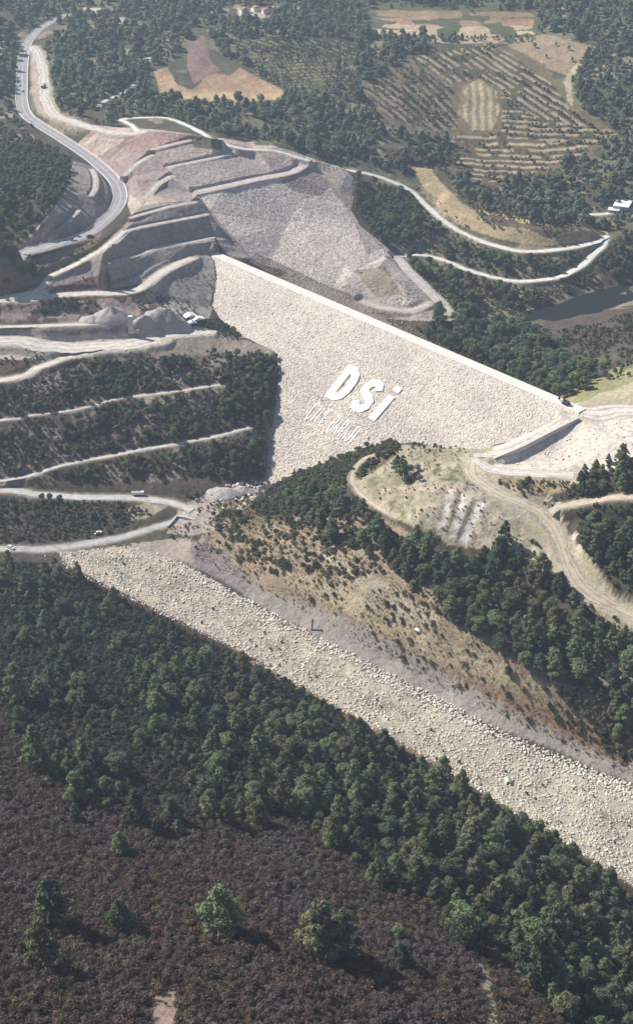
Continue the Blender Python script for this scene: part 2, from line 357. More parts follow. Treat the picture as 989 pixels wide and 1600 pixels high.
# ------------------------------------------------------------------ ground colour (what the ground is made of, plus painted shade on the cut faces)
PX, PY = proj(XX, YY, Z)
c_ = lambda *a: np.array(a, float)
CC = np.zeros((NY, NX, 3)); CC[:] = c_(.085, .075, .055)
wpx = fbm(XX, YY, 30, 4, 31); wpy = fbm(XX, YY, 30, 4, 47)
mot = fbm(XX, YY, 22, 4, 77); fine = fbm(XX, YY, 5, 3, 78)
scale = FOC / np.maximum(YY * cP - (Z - CAMH) * sP, 1)
def paint(poly, col, warp=6, soft=.0, thr=None, seed=0):
    m = inpoly(PX + wpx * warp, PY + wpy * warp, poly)
    if thr is not None: m &= (fbm(XX, YY, thr[0], 3, 90 + seed) > thr[1])
    CC[m] = c_(*col) if soft == 0 else CC[m] * soft + c_(*col) * (1 - soft)
MAU = (.50, .41, .35); MAUL = (.36, .30, .285); CUT_SHADE = (.31, .27, .25); TAN = (.42, .35, .24); CRM = (.52, .47, .38); BRN = (.31, .245, .17); FOR = (.095, .095, .06)
paint([(-3000,-3000),(4000,-3000),(4000,260),(600,290),(500,250),(0,200),(-3000,300)], FOR, 0)
paint([(-400,215),(120,235),(110,290),(80,330),(30,390),(-400,400)], FOR)
paint([(540,260),(1400,260),(1400,560),(980,560),(850,610),(740,560),(690,520),(720,490),(640,410),(560,330)], (.12,.11,.07))
# heath and wood floor in the foreground
paint([(-500,860),(100,880),(400,1020),(989,1390),(1500,1700),(1500,4000),(-2000,4000),(-2000,900)], (.07,.05,.036), 0)
paint([(350,1015),(480,1070),(620,1150),(700,1195),(620,1190),(480,1105),(340,1030)], (.25,.18,.10), 5)
# right bank
paint([(330,800),(430,772),(560,790),(700,870),(989,1040),(1400,1200),(1400,1400),(989,1200),(700,1075),(480,955),(300,870)], BRN, 6)
paint([(430,880),(560,930),(700,1000),(840,1060),(870,1090),(700,1040),(560,970),(450,915)], (.42,.35,.24), 14)
paint([(500,860),(600,910),(690,960),(680,985),(560,925)], (.40,.34,.25), 14)
paint([(690,1040),(780,1080),(989,1160),(989,1205),(860,1160),(720,1090)], (.28,.185,.13), 8)
paint([(300,862),(420,925),(560,975),(700,1050),(860,1140),(989,1200),(989,1226),(860,1172),(760,1130),(600,1058),(480,988),(380,930)], (.33,.30,.275), 7)
paint([(240,845),(330,850),(400,910),(380,925),(300,885)], (.25,.21,.21), 8)
paint([(200,845),(300,845),(300,880),(210,865)], (.34,.29,.25), 8)
# tan works ground at the right abutment
paint([(548,745),(560,715),(610,697),(700,700),(770,700),(860,660),(905,645),(1000,655),(1000,690),(905,745),(900,760),(830,760),(880,820),(960,930),(1100,985),(1100,1020),(960,985),(860,900),(800,870),(740,850),(650,830),(570,790)], (.38,.34,.24), 8)
paint([(560,735),(600,705),(690,712),(700,760),(640,800),(580,780)], (.34,.30,.20), 6, 0, (9,.05))
paint([(550,745),(620,697),(735,712),(800,860),(700,850),(570,790)], (.22,.215,.12), 6, 0, (7,.28), 3)
paint([(560,735),(735,712),(900,800),(960,960),(860,900),(740,850),(570,790)], (.50,.44,.35), 5, 0, (6,.25), 5)
paint([(660,745),(760,760),(800,860),(700,850),(640,790)], (.44,.38,.29), 6)
for q in ([(722,772),(733,775),(712,842),(702,838)],[(748,782),(760,786),(730,852),(718,845)],[(702,762),(711,766),(692,830),(684,826)]):
    paint(q, (.66,.62,.56), 1.5)
for q in ([(714,768),(720,771),(700,836),(695,834)],[(738,778),(744,781),(718,846),(712,842)]):
    paint(q, (.22,.19,.16), 1.5)
paint([(735,715),(900,745),(905,760),(860,775),(780,770),(750,745)], (.33,.26,.16), 5, 0, (9,-.15))
paint([(770,700),(860,660),(960,640),(1200,640),(1200,690),(900,742),(770,735)], (.60,.555,.49), 3)
paint([(850,645),(905,625),(930,650),(875,678)], (.58,.53,.47), 1)
paint([(850,600),(905,600),(1000,560),(1400,540),(1400,640),(905,640)], (.30,.29,.15), 8)
paint([(880,640),(930,615),(1000,590),(1300,580),(1300,640),(900,640)], (.44,.39,.27), 8)
paint([(850,500),(989,480),(1300,440),(1300,540),(920,560),(860,540)], (.105,.085,.07), 8)
# channel of rock
paint([(90,862),(200,852),(290,882),(390,944),(520,1012),(650,1082),(800,1160),(989,1234),(1500,1460),(1500,1690),(989,1385),(870,1308),(620,1155),(350,1003),(190,925),(110,885)], (.45, .41, .33), 3)
paint([(120,870),(200,868),(320,925),(500,1035),(700,1145),(989,1290),(989,1310),(700,1165),(480,1050),(300,945)], (.31,.285,.21), 8, 0, (10,.12))
# valley bottom near the toe
paint([(280,790),(340,765),(430,745),(430,775),(360,815),(300,840),(260,835)], (.34,.29,.26), 5)
paint([(170,800),(230,785),(262,792),(225,812),(185,812)], (.31,.28,.21), 4)
# left mid slope
paint([(-400,480),(240,478),(330,490),(440,545),(430,700),(410,760),(-400,765)], (.10,.08,.06), 5)
paint([(-400,520),(240,515),(300,508),(385,528),(330,545),(200,552),(120,560),(60,560),(-400,570)], (.55,.50,.42), 3)
paint([(230,530),(380,528),(430,550),(380,590),(280,570),(230,560)], (.27,.235,.19), 8)
paint([(0,600),(150,560),(240,570),(300,600),(200,620),(120,640),(0,655)], (.24,.20,.17), 8, 0, (14,-.05))
paint([(130,640),(230,640),(280,650),(180,690),(100,680)], (.19,.13,.11), 9, 0, (14,0))
paint([(300,560),(400,560),(430,590),(340,600)], (.19,.14,.10), 9, 0, (14,0))
paint([(0,477),(230,462),(240,503),(0,503)], (.30,.24,.21), 5, 0, (10,-.2))
paint([(0,512),(220,508),(220,520),(0,524)], (.26,.215,.20), 2)
paint([(0,725),(100,705),(90,722),(0,745)], (.24,.16,.11), 5)
paint([(228,500),(260,470),(330,490),(300,520),(240,520)], (.42,.39,.36), 4)
paint([(225,470),(250,430),(300,402),(338,400),(338,470),(325,500),(260,480)], (.32,.29,.27), 3)
# benches and cut faces
paint([(20,470),(135,410),(200,345),(220,320),(320,312),(360,350),(400,405),(300,400),(235,440),(160,455)], CUT_SHADE, 2)  # bench faces: their shade is put into the rock colour
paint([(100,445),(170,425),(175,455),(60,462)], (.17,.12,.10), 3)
paint([(110,250),(150,262),(178,300),(165,335),(100,385),(45,402),(28,386),(82,330),(108,290)], CUT_SHADE, 2)  # cut slope turned from the sun, shade painted into its colour
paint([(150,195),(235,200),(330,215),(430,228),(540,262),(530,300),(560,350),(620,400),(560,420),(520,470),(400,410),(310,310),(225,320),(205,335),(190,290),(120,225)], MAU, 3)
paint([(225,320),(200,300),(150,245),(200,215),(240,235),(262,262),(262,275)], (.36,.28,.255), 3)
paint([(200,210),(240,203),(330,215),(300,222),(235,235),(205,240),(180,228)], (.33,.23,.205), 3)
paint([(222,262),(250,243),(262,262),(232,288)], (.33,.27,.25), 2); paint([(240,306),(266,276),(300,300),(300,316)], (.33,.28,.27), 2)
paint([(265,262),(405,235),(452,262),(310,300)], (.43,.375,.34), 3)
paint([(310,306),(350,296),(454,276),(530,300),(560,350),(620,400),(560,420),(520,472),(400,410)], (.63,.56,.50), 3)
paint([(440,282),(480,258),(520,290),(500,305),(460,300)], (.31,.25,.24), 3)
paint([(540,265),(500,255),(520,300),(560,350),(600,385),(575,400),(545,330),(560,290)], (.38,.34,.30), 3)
paint([(560,420),(620,400),(730,488),(650,522),(560,470),(520,470)], (.46,.40,.36), 4)
paint([(555,425),(600,415),(630,455),(590,465)], (.30,.25,.19), 6)
paint([(-3000,-3000),(4000,-3000),(4000,260),(600,290),(500,250),(0,200),(-3000,300)], (.16,.155,.095), 0, 0, (45,.05), 7)
paint([(-3000,-3000),(4000,-3000),(4000,260),(600,290),(500,250),(0,200),(-3000,300)], (.27,.23,.16), 0, 0, (30,.33), 9)
paint([(560,280),(1000,300),(1000,480),(750,500),(600,400)], (.26,.22,.15), 0, 0, (16,.2), 11)
paint([(-300,565),(240,560),(430,600),(420,750),(-300,760)], (.25,.215,.175), 0, 0, (14,.12), 13)
# far: pits, fields, orchards
paint([(240,110),(262,105),(275,130),(300,140),(440,140),(445,152),(380,160),(300,158),(250,145)], (.43,.30,.19), 2)
paint([(300,140),(330,112),(360,118),(375,105),(440,140)], (.38,.26,.17), 2); paint([(250,142),(300,143),(440,146),(430,156),(330,158),(260,152)], (.50,.39,.22), 1)
paint([(295,60),(320,55),(330,95),(345,110),(300,130),(292,100)], (.26,.17,.15), 4); paint([(245,75),(280,75),(270,95)], (.24,.19,.15), 3)
paint([(470,-20),(850,-20),(850,60),(760,68),(560,50),(470,60)], (.10,.115,.06), 4)
for (a, b, cc) in ((18,24,(.27,.2,.12)),(38,42,(.47,.36,.24)),(46,52,(.50,.40,.27)),(28,36,(.33,.22,.15)),(58,63,(.45,.35,.24))):
    paint([(575,a),(690,a-2),(830,a+2),(836,b+3),(720,b+6),(580,b)], cc, 3, 0, (30,-.25))
paint([(790,70),(850,52),(925,72),(905,95),(885,118),(850,105),(800,82)], (.33,.255,.17), 3)
paint([(885,118),(925,72),(930,76),(892,124),(895,165),(888,165),(880,130)], (.44,.38,.26), 1)
paint([(640,262),(670,265),(720,320),(760,330),(860,350),(950,362),(950,374),(820,385),(750,365),(690,335)], (.42,.33,.20), 5)
paint([(730,310),(860,320),(930,352),(860,368),(760,350)], (.15,.11,.08), 8, 0, (20,-.2))
for q in ([(130,12),(170,14),(170,26),(140,24)],[(178,28),(198,28),(196,38),(180,36)],[(225,86),(242,88),(240,96),(226,96)],[(370,12),(420,12),(415,28),(372,26)],[(0,64),(12,60),(6,85),(-10,90)]):
    paint(q, (.45,.42,.36), 3)
paint([(400,8),(470,10),(460,24),(400,22)], (.33,.28,.2), 4)
paint([(-200,205),(50,208),(60,225),(0,232),(-200,235)], (.38,.30,.24), 4); paint([(-50,178),(22,176),(22,184),(-50,188)], (.36,.29,.24), 3)
# orchard ground with bare strips between tree rows, rows set by true directions on the ground
ORCH = []
def rows(poly, a, b, sp, col1, col2, warp=3, duty=.42, bend=0., trees=1):
    A_ = np.array(hit(*a)[:2]); B_ = np.array(hit(*b)[:2]); d = (B_ - A_) / np.linalg.norm(B_ - A_); n = np.array([-d[1], d[0]])
    m = inpoly(PX + wpx * warp, PY + wpy * warp, poly)
    u = (XX[m]-A_[0])*d[0] + (YY[m]-A_[1])*d[1]; k = (XX[m]-A_[0])*n[0] + (YY[m]-A_[1])*n[1]
    k = k + bend * u * u + 1.5 * mot[m]
    f = (k / sp) % 1.0; g = f < duty
    g2 = g & (fbm(XX[m], YY[m], 11, 3, 61) > -.25)
    v = np.where(g2[:, None], c_(*col1), c_(*col2)); CC[m] = v
    ORCH.append((poly, A_, d, n, sp, bend, duty, trees))
paint([(560,150),(640,90),(790,70),(850,100),(890,165),(965,208),(900,255),(820,290),(740,285),(690,215),(600,200)], (.17,.14,.085), 6)
GRN = (.10,.095,.055)
rows([(570,140),(600,120),(640,150),(700,190),(680,205),(600,180)], (580,140),(640,185), 9, (.32,.22,.18), GRN)
rows([(640,90),(760,68),(800,85),(860,130),(890,170),(930,200),(840,185),(790,155),(780,135),(740,125),(700,130)], (700,85),(860,190), 9.5, (.36,.30,.21), GRN)
rows([(720,135),(745,126),(775,140),(780,180),(765,205),(735,205),(716,180)], (735,130),(738,205), 8.5, (.44,.37,.24), (.25,.21,.12), 7, .5, 0., 0)
rows([(780,140),(840,185),(965,205),(940,225),(900,230),(780,215),(785,180)], (810,200),(960,205), 9, (.40,.33,.22), GRN)
rows([(690,215),(780,210),(900,228),(925,235),(860,260),(800,285),(740,280),(700,240)], (700,240),(880,245), 10, (.44,.36,.25), (.13,.11,.065), 3, .4)
rows([(380,80),(480,75),(560,120),(560,150),(460,150),(400,120)], (390,90),(470,85), 9, (.20,.18,.11), (.09,.095,.05))
rows([(350,60),(560,60),(560,90),(380,85)], (400,60),(470,85), 9, (.19,.18,.10), (.075,.08,.045))
rows([(640,110),(700,130),(715,200),(690,210),(620,160)], (640,120),(700,180), 9, (.26,.20,.15), GRN)
paint([(400,395),(560,465),(650,520),(760,560),(900,635),(880,640),(650,535),(500,470),(390,410)], (.30,.25,.20), 4)
paint([(330,790),(420,768),(500,735),(560,690),(610,680),(620,712),(540,760),(470,800),(380,830)], (.16,.14,.085), 4)
paint([(600,500),(680,500),(800,560),(870,610),(860,618),(700,548),(640,530)], (.10,.095,.06), 4)
paint([(44,66),(70,80),(82,150),(100,182),(160,200),(110,205),(60,178),(48,140),(50,100)], (.36,.30,.23), 3)
paint([(-200,402),(60,405),(110,385),(165,350),(150,385),(90,430),(0,465),(-200,480)], (.20,.15,.11), 4)
# dust and spill along the dirt tracks
dust = np.clip(DUST - .25 - .55 * np.abs(fbm(XX, YY, 7, 3, 68)), 0, 1)[:, :, None] * 1.1
dust = np.clip(dust, 0, .85); CC = CC * (1 - dust) + c_(.46, .41, .34) * dust
# pale scars in the foreground heath
paint([(238,1548),(272,1546),(280,1575),(276,1640),(236,1640)], (.30,.22,.18), 5)
paint([(742,1490),(756,1490),(774,1560),(782,1640),(758,1640),(752,1560)], (.36,.30,.23), 6, 0, (3,-.25))
paint([(120,1375),(200,1395),(270,1408),(272,1415),(190,1405),(118,1385)], (.30,.25,.21), 7, 0, (5,-.2))
paint([(330,1395),(470,1385),(470,1392),(330,1403)], (.26,.21,.18), 7, 0, (5,-.1))
# general mottling of every surface
CC *= (1 + .16 * mot + .12 * fine)[:, :, None]
CC = np.clip(CC, .01, .8)

# ------------------------------------------------------------------ materials
def new_mat(name):
    m = bpy.data.materials.new(name); m.use_nodes = True
    t = m.node_tree; return m, t, t.nodes['Principled BSDF']
def N(t, typ, **k):
    n = t.nodes.new(typ)
    for a, b in k.items():
        if isinstance(a, str) and a.startswith('i_'): n.inputs[a[2:].replace('_', ' ')].default_value = b
        else: setattr(n, a, b)
    return n
def noise(t, scale, detail=4, rough=.55, vec=None):
    n = N(t, 'ShaderNodeTexNoise'); n.inputs['Scale'].default_value = scale; n.inputs['Detail'].default_value = detail; n.inputs['Roughness'].default_value = rough
    if vec is not None: t.links.new(vec, n.inputs['Vector'])
    return n
def ramp(t, fac, stops):
    r = N(t, 'ShaderNodeValToRGB'); e = r.color_ramp.elements
    while len(e) < len(stops): e.new(.5)
    for q, (p, c) in zip(e, stops): q.position = p; q.color = (*c, 1) if len(c) == 3 else c
    t.links.new(fac, r.inputs[0]); return r
def mixc(t, a, b, fac, mode='MIX'):
    m = N(t, 'ShaderNodeMix', data_type='RGBA', blend_type=mode)
    for s, v in ((6, a), (7, b), (0, fac)):
        if hasattr(v, 'is_output'): t.links.new(v, m.inputs[s])
        elif s == 0: m.inputs[0].default_value = v
        else: m.inputs[s].default_value = (*v, 1)
    return m.outputs[2]
def grey(v): return (v, v, v)
def simple(name, col, rough=.85, var=.12, sc=.6, metal=0., bump=0., spread=None):
    m, t, b = new_mat(name); g = N(t, 'ShaderNodeNewGeometry')
    n = noise(t, sc, 5, .6, g.outputs['Position']); r = ramp(t, n.outputs[0], [(.25, grey(1 - var)), (.75, grey(1 + var))])
    t.links.new(mixc(t, col, r.outputs[0], 1, 'MULTIPLY'), b.inputs['Base Color'])
    b.inputs['Roughness'].default_value = rough; b.inputs['Metallic'].default_value = metal; b.inputs['Specular IOR Level'].default_value = .3
    if bump:
        bp = N(t, 'ShaderNodeBump'); bp.inputs['Distance'].default_value = bump; t.links.new(n.outputs[0], bp.inputs['Height']); t.links.new(bp.outputs[0], b.inputs['Normal'])
    return m
def track_mat(name, col, soil, edge=.5, rut=.3):
    m, t, b = new_mat(name); g = N(t, 'ShaderNodeNewGeometry'); p = g.outputs['Position']
    at = N(t, 'ShaderNodeAttribute'); at.attribute_name = 'across'
    def mth(op, a, c=None):
        n = N(t, 'ShaderNodeMath', operation=op)
        for i, v in enumerate((a, c)):
            if v is None: continue
            if hasattr(v, 'is_output'): t.links.new(v, n.inputs[i])
            else: n.inputs[i].default_value = v
        return n.outputs[0]
    au = mth('ABSOLUTE', at.outputs['Fac']); n1 = noise(t, .22, 5, .65, p); n2 = noise(t, 1.1, 4, .6, p)
    c = mixc(t, col, ramp(t, n1.outputs[0], [(.28, grey(.74)), (.5, grey(1)), (.75, grey(1.16))]).outputs[0], 1, 'MULTIPLY')
    ru = mth('ABSOLUTE', mth('SUBTRACT', au, .42)); ruf = ramp(t, mth('ADD', ru, mth('MULTIPLY', mth('SUBTRACT', n1.outputs[0], .5), .35)), [(.04, grey(1 - rut)), (.16, grey(1))]).outputs[0]
    c = mixc(t, c, ruf, 1, 'MULTIPLY')
    ef = ramp(t, mth('ADD', au, mth('MULTIPLY', mth('SUBTRACT', n2.outputs[0], .5), 1.3)), [(1 - edge*.5, grey(0)), (1.08, grey(1))]).outputs[0]
    c = mixc(t, c, soil, ef); t.links.new(c, b.inputs['Base Color']); b.inputs['Roughness'].default_value = .95; b.inputs['Specular IOR Level'].default_value = .2
    bp = N(t, 'ShaderNodeBump'); bp.inputs['Distance'].default_value = .35; t.links.new(n2.outputs[0], bp.inputs['Height']); t.links.new(bp.outputs[0], b.inputs['Normal']); return m
def ground_mat():
    m, t, b = new_mat('ground'); g = N(t, 'ShaderNodeNewGeometry'); p = g.outputs['Position']
    a = N(t, 'ShaderNodeVertexColor'); a.layer_name = 'Col'
    n1 = noise(t, .35, 6, .65, p); n2 = noise(t, .045, 5, .6, p)
    c = mixc(t, a.outputs[0], ramp(t, n1.outputs[0], [(.3, grey(.68)), (.5, grey(1)), (.72, grey(1.3))]).outputs[0], 1, 'MULTIPLY')
    c = mixc(t, c, ramp(t, n2.outputs[0], [(.3, (.86, .84, .84)), (.7, (1.14, 1.12, 1.08))]).outputs[0], 1, 'MULTIPLY')
    t.links.new(c, b.inputs['Base Color']); b.inputs['Roughness'].default_value = .95; b.inputs['Specular IOR Level'].default_value = .15
    bp = N(t, 'ShaderNodeBump'); bp.inputs['Distance'].default_value = 1.1; bp.inputs['Strength'].default_value = 1.0
    t.links.new(n1.outputs[0], bp.inputs['Height']); t.links.new(bp.outputs[0], b.inputs['Normal']); return m
def rock_mat(name, cols, cell=.7, dark=.5, bump=.5):
    """coarse rockfill: every stone its own tint, soft stains across"""
    m, t, b = new_mat(name); g = N(t, 'ShaderNodeNewGeometry'); p = g.outputs['Position']
    v = N(t, 'ShaderNodeTexVoronoi'); v.inputs['Scale'].default_value = cell; t.links.new(p, v.inputs['Vector'])
    sep = N(t, 'ShaderNodeSeparateColor'); t.links.new(v.outputs['Color'], sep.inputs[0])
    c = ramp(t, sep.outputs[0], cols).outputs[0]
    n = noise(t, .03, 4, .6, p); c = mixc(t, c, ramp(t, n.outputs[0], [(.35, (.90, .86, .88)), (.65, (1.06, 1.05, 1.02))]).outputs[0], 1, 'MULTIPLY')
    n3 = noise(t, 2.5, 3, .6, p); c = mixc(t, c, ramp(t, n3.outputs[0], [(.3, grey(.85)), (.7, grey(1.12))]).outputs[0], 1, 'MULTIPLY')
    t.links.new(c, b.inputs['Base Color']); b.inputs['Roughness'].default_value = .9; b.inputs['Specular IOR Level'].default_value = .2
    bp = N(t, 'ShaderNodeBump'); bp.inputs['Distance'].default_value = bump; bp.invert = True
    t.links.new(v.outputs['Distance'], bp.inputs['Height']); t.links.new(bp.outputs[0], b.inputs['Normal']); return m
def leaf_mat(name, c1, c2, patch=None, k=1.28):
    c1 = tuple(q*k for q in c1); c2 = tuple(q*k for q in c2)
    m, t, b = new_mat(name); oi = N(t, 'ShaderNodeObjectInfo'); g = N(t, 'ShaderNodeNewGeometry')
    md = [(x + y) / 2 for x, y in zip(c1, c2)]
    c = ramp(t, oi.outputs['Random'], [(0, c1), (.35, (md[0]*.80, md[1]*.92, md[2]*.98)), (.6, (md[0]*1.22, md[1]*1.02, md[2]*1.08)), (.85, (c2[0]*.82, c2[1]*1.02, c2[2]*.85)), (1, c2)]).outputs[0]
    if patch:
        n = noise(t, .022, 4, .6, g.outputs['Position']); f = ramp(t, n.outputs[0], [(.52, grey(0)), (.66, grey(1))]).outputs[0]
        c = mixc(t, c, patch, f)
    n2 = noise(t, .55, 3, .6, g.outputs['Position'])
    c = mixc(t, c, ramp(t, n2.outputs[0], [(.3, grey(.7)), (.7, grey(1.3))]).outputs[0], 1, 'MULTIPLY')
    t.links.new(c, b.inputs['Base Color']); b.inputs['Roughness'].default_value = .6; b.inputs['Specular IOR Level'].default_value = .3
    tr = N(t, 'ShaderNodeBsdfTranslucent'); t.links.new(c, tr.inputs[0]); mx = N(t, 'ShaderNodeMixShader'); mx.inputs[0].default_value = .35
    t.links.new(b.outputs[0], mx.inputs[1]); t.links.new(tr.outputs[0], mx.inputs[2]); t.links.new(mx.outputs[0], t.nodes['Material Output'].inputs[0])
    return m
M = {}
M['ground'] = ground_mat()
M['asphalt'] = track_mat('asphalt', (.36, .345, .34), (.42, .38, .33), .16, .12)
M['line'] = simple('road_paint', (.72, .72, .70), .7, .08)
for k, c in dict(dirt_pale=(.64,.59,.52), dirt_white=(.74,.72,.67), dirt_grey=(.58,.55,.51), river_grey=(.46,.46,.45), dirt_tan=(.56,.48,.36), dirt_mauve=(.56,.50,.46)).items():
    M[k] = track_mat(k, c, tuple(q*.62 for q in c))
M['dam_rock'] = rock_mat('dam_rockfill', [(0, (.36, .32, .265)), (.14, (.515, .47, .405)), (.5, (.605, .56, .49)), (1, (.71, .665, .59))], .95)
M['crest'] = simple('crest_gravel', (.70, .665, .61), .95, .08, .3, bump=.1)
M['rip'] = rock_mat('channel_rock', [(0, (.46, .42, .35)), (.25, (.66, .615, .53)), (.6, (.75, .71, .63)), (1, (.82, .79, .72))], .8)
M['white'] = simple('white_paint', (.82, .82, .80), .6, .03)
M['white_worn'] = simple('worn_white_paint', (.70, .67, .66), .8, .06, 1.0)
M['concrete'] = simple('concrete', (.55, .51, .48), .9, .12, .4, bump=.05)
M['concrete_pale'] = simple('pale_concrete', (.55, .53, .49), .9, .1, .4)
M['bark'] = simple('bark', (.12, .085, .06), .95, .25, 2.0, bump=.05)
M['gravel'] = rock_mat('crushed_stone', [(0, (.33, .31, .29)), (.5, (.43, .41, .39)), (1, (.52, .50, .47))], 1.6, .5, .15)

# ------------------------------------------------------------------ object helpers
def tag(o, label=None, cat=None, group=None, kind=None):
    if label: o['label'] = label
    if cat: o['category'] = cat
    if group: o['group'] = group
    if kind: o['kind'] = kind
    return o
def empty(name, loc, rz=0, scale=1):
    o = bpy.data.objects.new(name, None); COL.objects.link(o); o.location = loc; o.rotation_euler = (0, 0, rz); o.scale = (scale,)*3
    o.empty_display_size = .5; return o
def np_mesh(name, V, F, mats=(), smooth=False, midx=None):
    """V (n,3), F (m,k) constant k"""
    me = bpy.data.meshes.new(name); V = np.asarray(V, np.float32); F = np.asarray(F, np.int32); k = F.shape[1]
    me.vertices.add(len(V)); me.vertices.foreach_set('co', V.ravel())
    me.loops.add(F.size); me.loops.foreach_set('vertex_index', F.ravel())
    me.polygons.add(len(F)); me.polygons.foreach_set('loop_start', np.arange(0, F.size, k, dtype=np.int32))
    me.polygons.foreach_set('loop_total', np.full(len(F), k, np.int32))
    if midx is not None: me.polygons.foreach_set('material_index', np.asarray(midx, np.int32))
    me.polygons.foreach_set('use_smooth', np.full(len(F), smooth))
    for m in mats: me.materials.append(m)
    me.update(calc_edges=True); return me
def link(name, me, parent=None, loc=None, rz=None, scale=None):
    o = bpy.data.objects.new(name, me); COL.objects.link(o)
    if parent: o.parent = parent
    if loc is not None: o.location = loc
    if rz is not None: o.rotation_euler = (0, 0, rz)
    if scale is not None: o.scale = scale
    return o
class MB:
    """collects boxes, prisms, tubes into one mesh"""
    def __init__(s): s.v = []; s.f = []
    def add(s, V, F):
        b = len(s.v); s.v += [tuple(p) for p in V]; s.f += [tuple(i + b for i in f) for f in F]; return s
    def box(s, c, d, rz=0, ry=0, rx=0, taper=(1, 1), M4=None):
        x, y, z = [q / 2 for q in d]; V = []
        for sz in (-1, 1):
            tx, ty = (1, 1) if sz < 0 else taper
            V += [(-x*tx, -y*ty, sz*z), (x*tx, -y*ty, sz*z), (x*tx, y*ty, sz*z), (-x*tx, y*ty, sz*z)]
        m = Matrix.Translation(c) @ Matrix.Rotation(rz, 4, 'Z') @ Matrix.Rotation(ry, 4, 'Y') @ Matrix.Rotation(rx, 4, 'X')
        if M4: m = M4 @ m
        return s.add([m @ Vector(v) for v in V], [(0,3,2,1),(4,5,6,7),(0,1,5,4),(1,2,6,5),(2,3,7,6),(3,0,4,7)])
    def prism(s, prof, y0, y1, chamfer=0):
        """profile in x,z extruded along y"""
        n = len(prof); V = [(x, y0, z) for x, z in prof] + [(x, y1, z) for x, z in prof]
        F = [tuple(range(n))[::1], tuple(range(2*n-1, n-1, -1))] + [(i, i+n, (i+1) % n + n, (i+1) % n) for i in range(n)]
        return s.add(V, F)
    def tube(s, P, r, n=6, cap=True):
        P = [Vector(p) for p in P]; rr = r if isinstance(r, (list, tuple)) else [r]*len(P); V = []; F = []
        for i, p in enumerate(P):
            d = (P[min(i+1, len(P)-1)] - P[max(i-1, 0)]).normalized()
            a = d.cross(Vector((0, 0, 1)) if abs(d.z) < .9 else Vector((1, 0, 0))).normalized(); b = d.cross(a)
            V += [p + (a*math.cos(2*math.pi*k/n) + b*math.sin(2*math.pi*k/n)) * rr[i] for k in range(n)]
        for i in range(len(P)-1):
            F += [(i*n+k, i*n+(k+1) % n, (i+1)*n+(k+1) % n, (i+1)*n+k) for k in range(n)]
        if cap: F += [tuple(range(n))[::-1], tuple(range((len(P)-1)*n, len(P)*n))]
        return s.add(V, F)
    def mesh(s, name, mat, smooth=False):
        me = bpy.data.meshes.new(name); me.from_pydata(s.v, [], s.f); me.materials.append(mat)
        if smooth: me.polygons.foreach_set('use_smooth', [True]*len(me.polygons))
        me.update(); return me
    def build(s, name, mat, parent=None, smooth=False, loc=None, rz=None): return link(name, s.mesh(name, mat, smooth), parent, loc, rz)

# ------------------------------------------------------------------ the ground sheet
vi = np.arange(NX * NY).reshape(NY, NX)
F = np.stack([vi[:-1, :-1], vi[:-1, 1:], vi[1:, 1:], vi[1:, :-1]], -1).reshape(-1, 4)
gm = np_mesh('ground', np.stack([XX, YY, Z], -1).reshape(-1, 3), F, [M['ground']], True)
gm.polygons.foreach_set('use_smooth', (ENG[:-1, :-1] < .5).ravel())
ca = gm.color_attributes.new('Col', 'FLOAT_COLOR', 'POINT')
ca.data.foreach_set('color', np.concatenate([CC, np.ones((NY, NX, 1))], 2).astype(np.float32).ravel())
tag(link('ground', gm), 'valley sides of soil, cut rock, scrub floor and terraced fields', kind='structure')

def ribbon(name, l, width, mat, lift=.12, wob=.0, off=0., parent=None, lab=None):
    d = np.gradient(l[:, :2], axis=0); d /= np.linalg.norm(d, axis=1)[:, None]; n = np.stack([-d[:, 1], d[:, 0]], 1)
    k = 7; V = []
    mid = .22 * wob * width * fbm(np.arange(len(l)) * 3.0, np.zeros(len(l)), 35, 2, int(width*7))
    s = np.arange(len(l)) * 3.0
    wl = width/2 * (1 + 1.5 * wob * fbm(s, s*0, 14, 3, int(width*10)) + .9 * wob * fbm(s, s*0, 4, 1, 3))
    wr = width/2 * (1 + 1.5 * wob * fbm(s, s*0 + 50, 14, 3, int(width*10)))
    for i in range(k):
        f = i / (k-1); o = off + mid - wl + (wl + wr) * f
        x = l[:, 0] + n[:, 0]*o; y = l[:, 1] + n[:, 1]*o
        edge = .12 if i in (0, k-1) else 0
        V.append(np.stack([x, y, np.maximum(l[:, 2], zat(x, y)) + lift - edge], 1))
    V = np.stack(V, 1).reshape(-1, 3); q = np.arange(len(l)*k).reshape(len(l), k)
    F = np.stack([q[:-1, :-1], q[:-1, 1:], q[1:, 1:], q[1:, :-1]], -1).reshape(-1, 4)
    me = np_mesh(name, V, F, [mat], True); ua = me.attributes.new('across', 'FLOAT', 'POINT'); ua.data.foreach_set('value', np.tile(np.linspace(-1, 1, k), len(l)).astype(np.float32))
    o = link(name, me, parent)
    if not parent: tag(o, lab, kind='structure')
    return o
main = None
for name, l, width, mk, lift in ROADS:
    o = ribbon(name, l, width, M[mk], lift, .0 if mk == 'asphalt' else .28)
    if mk == 'asphalt': main = (o, l)
for off, w in ((-5.1, .5), (5.1, .5), (.2, .35)):
    ribbon('road_marking', main[1], w, M['line'], .15, 0, off, main[0])

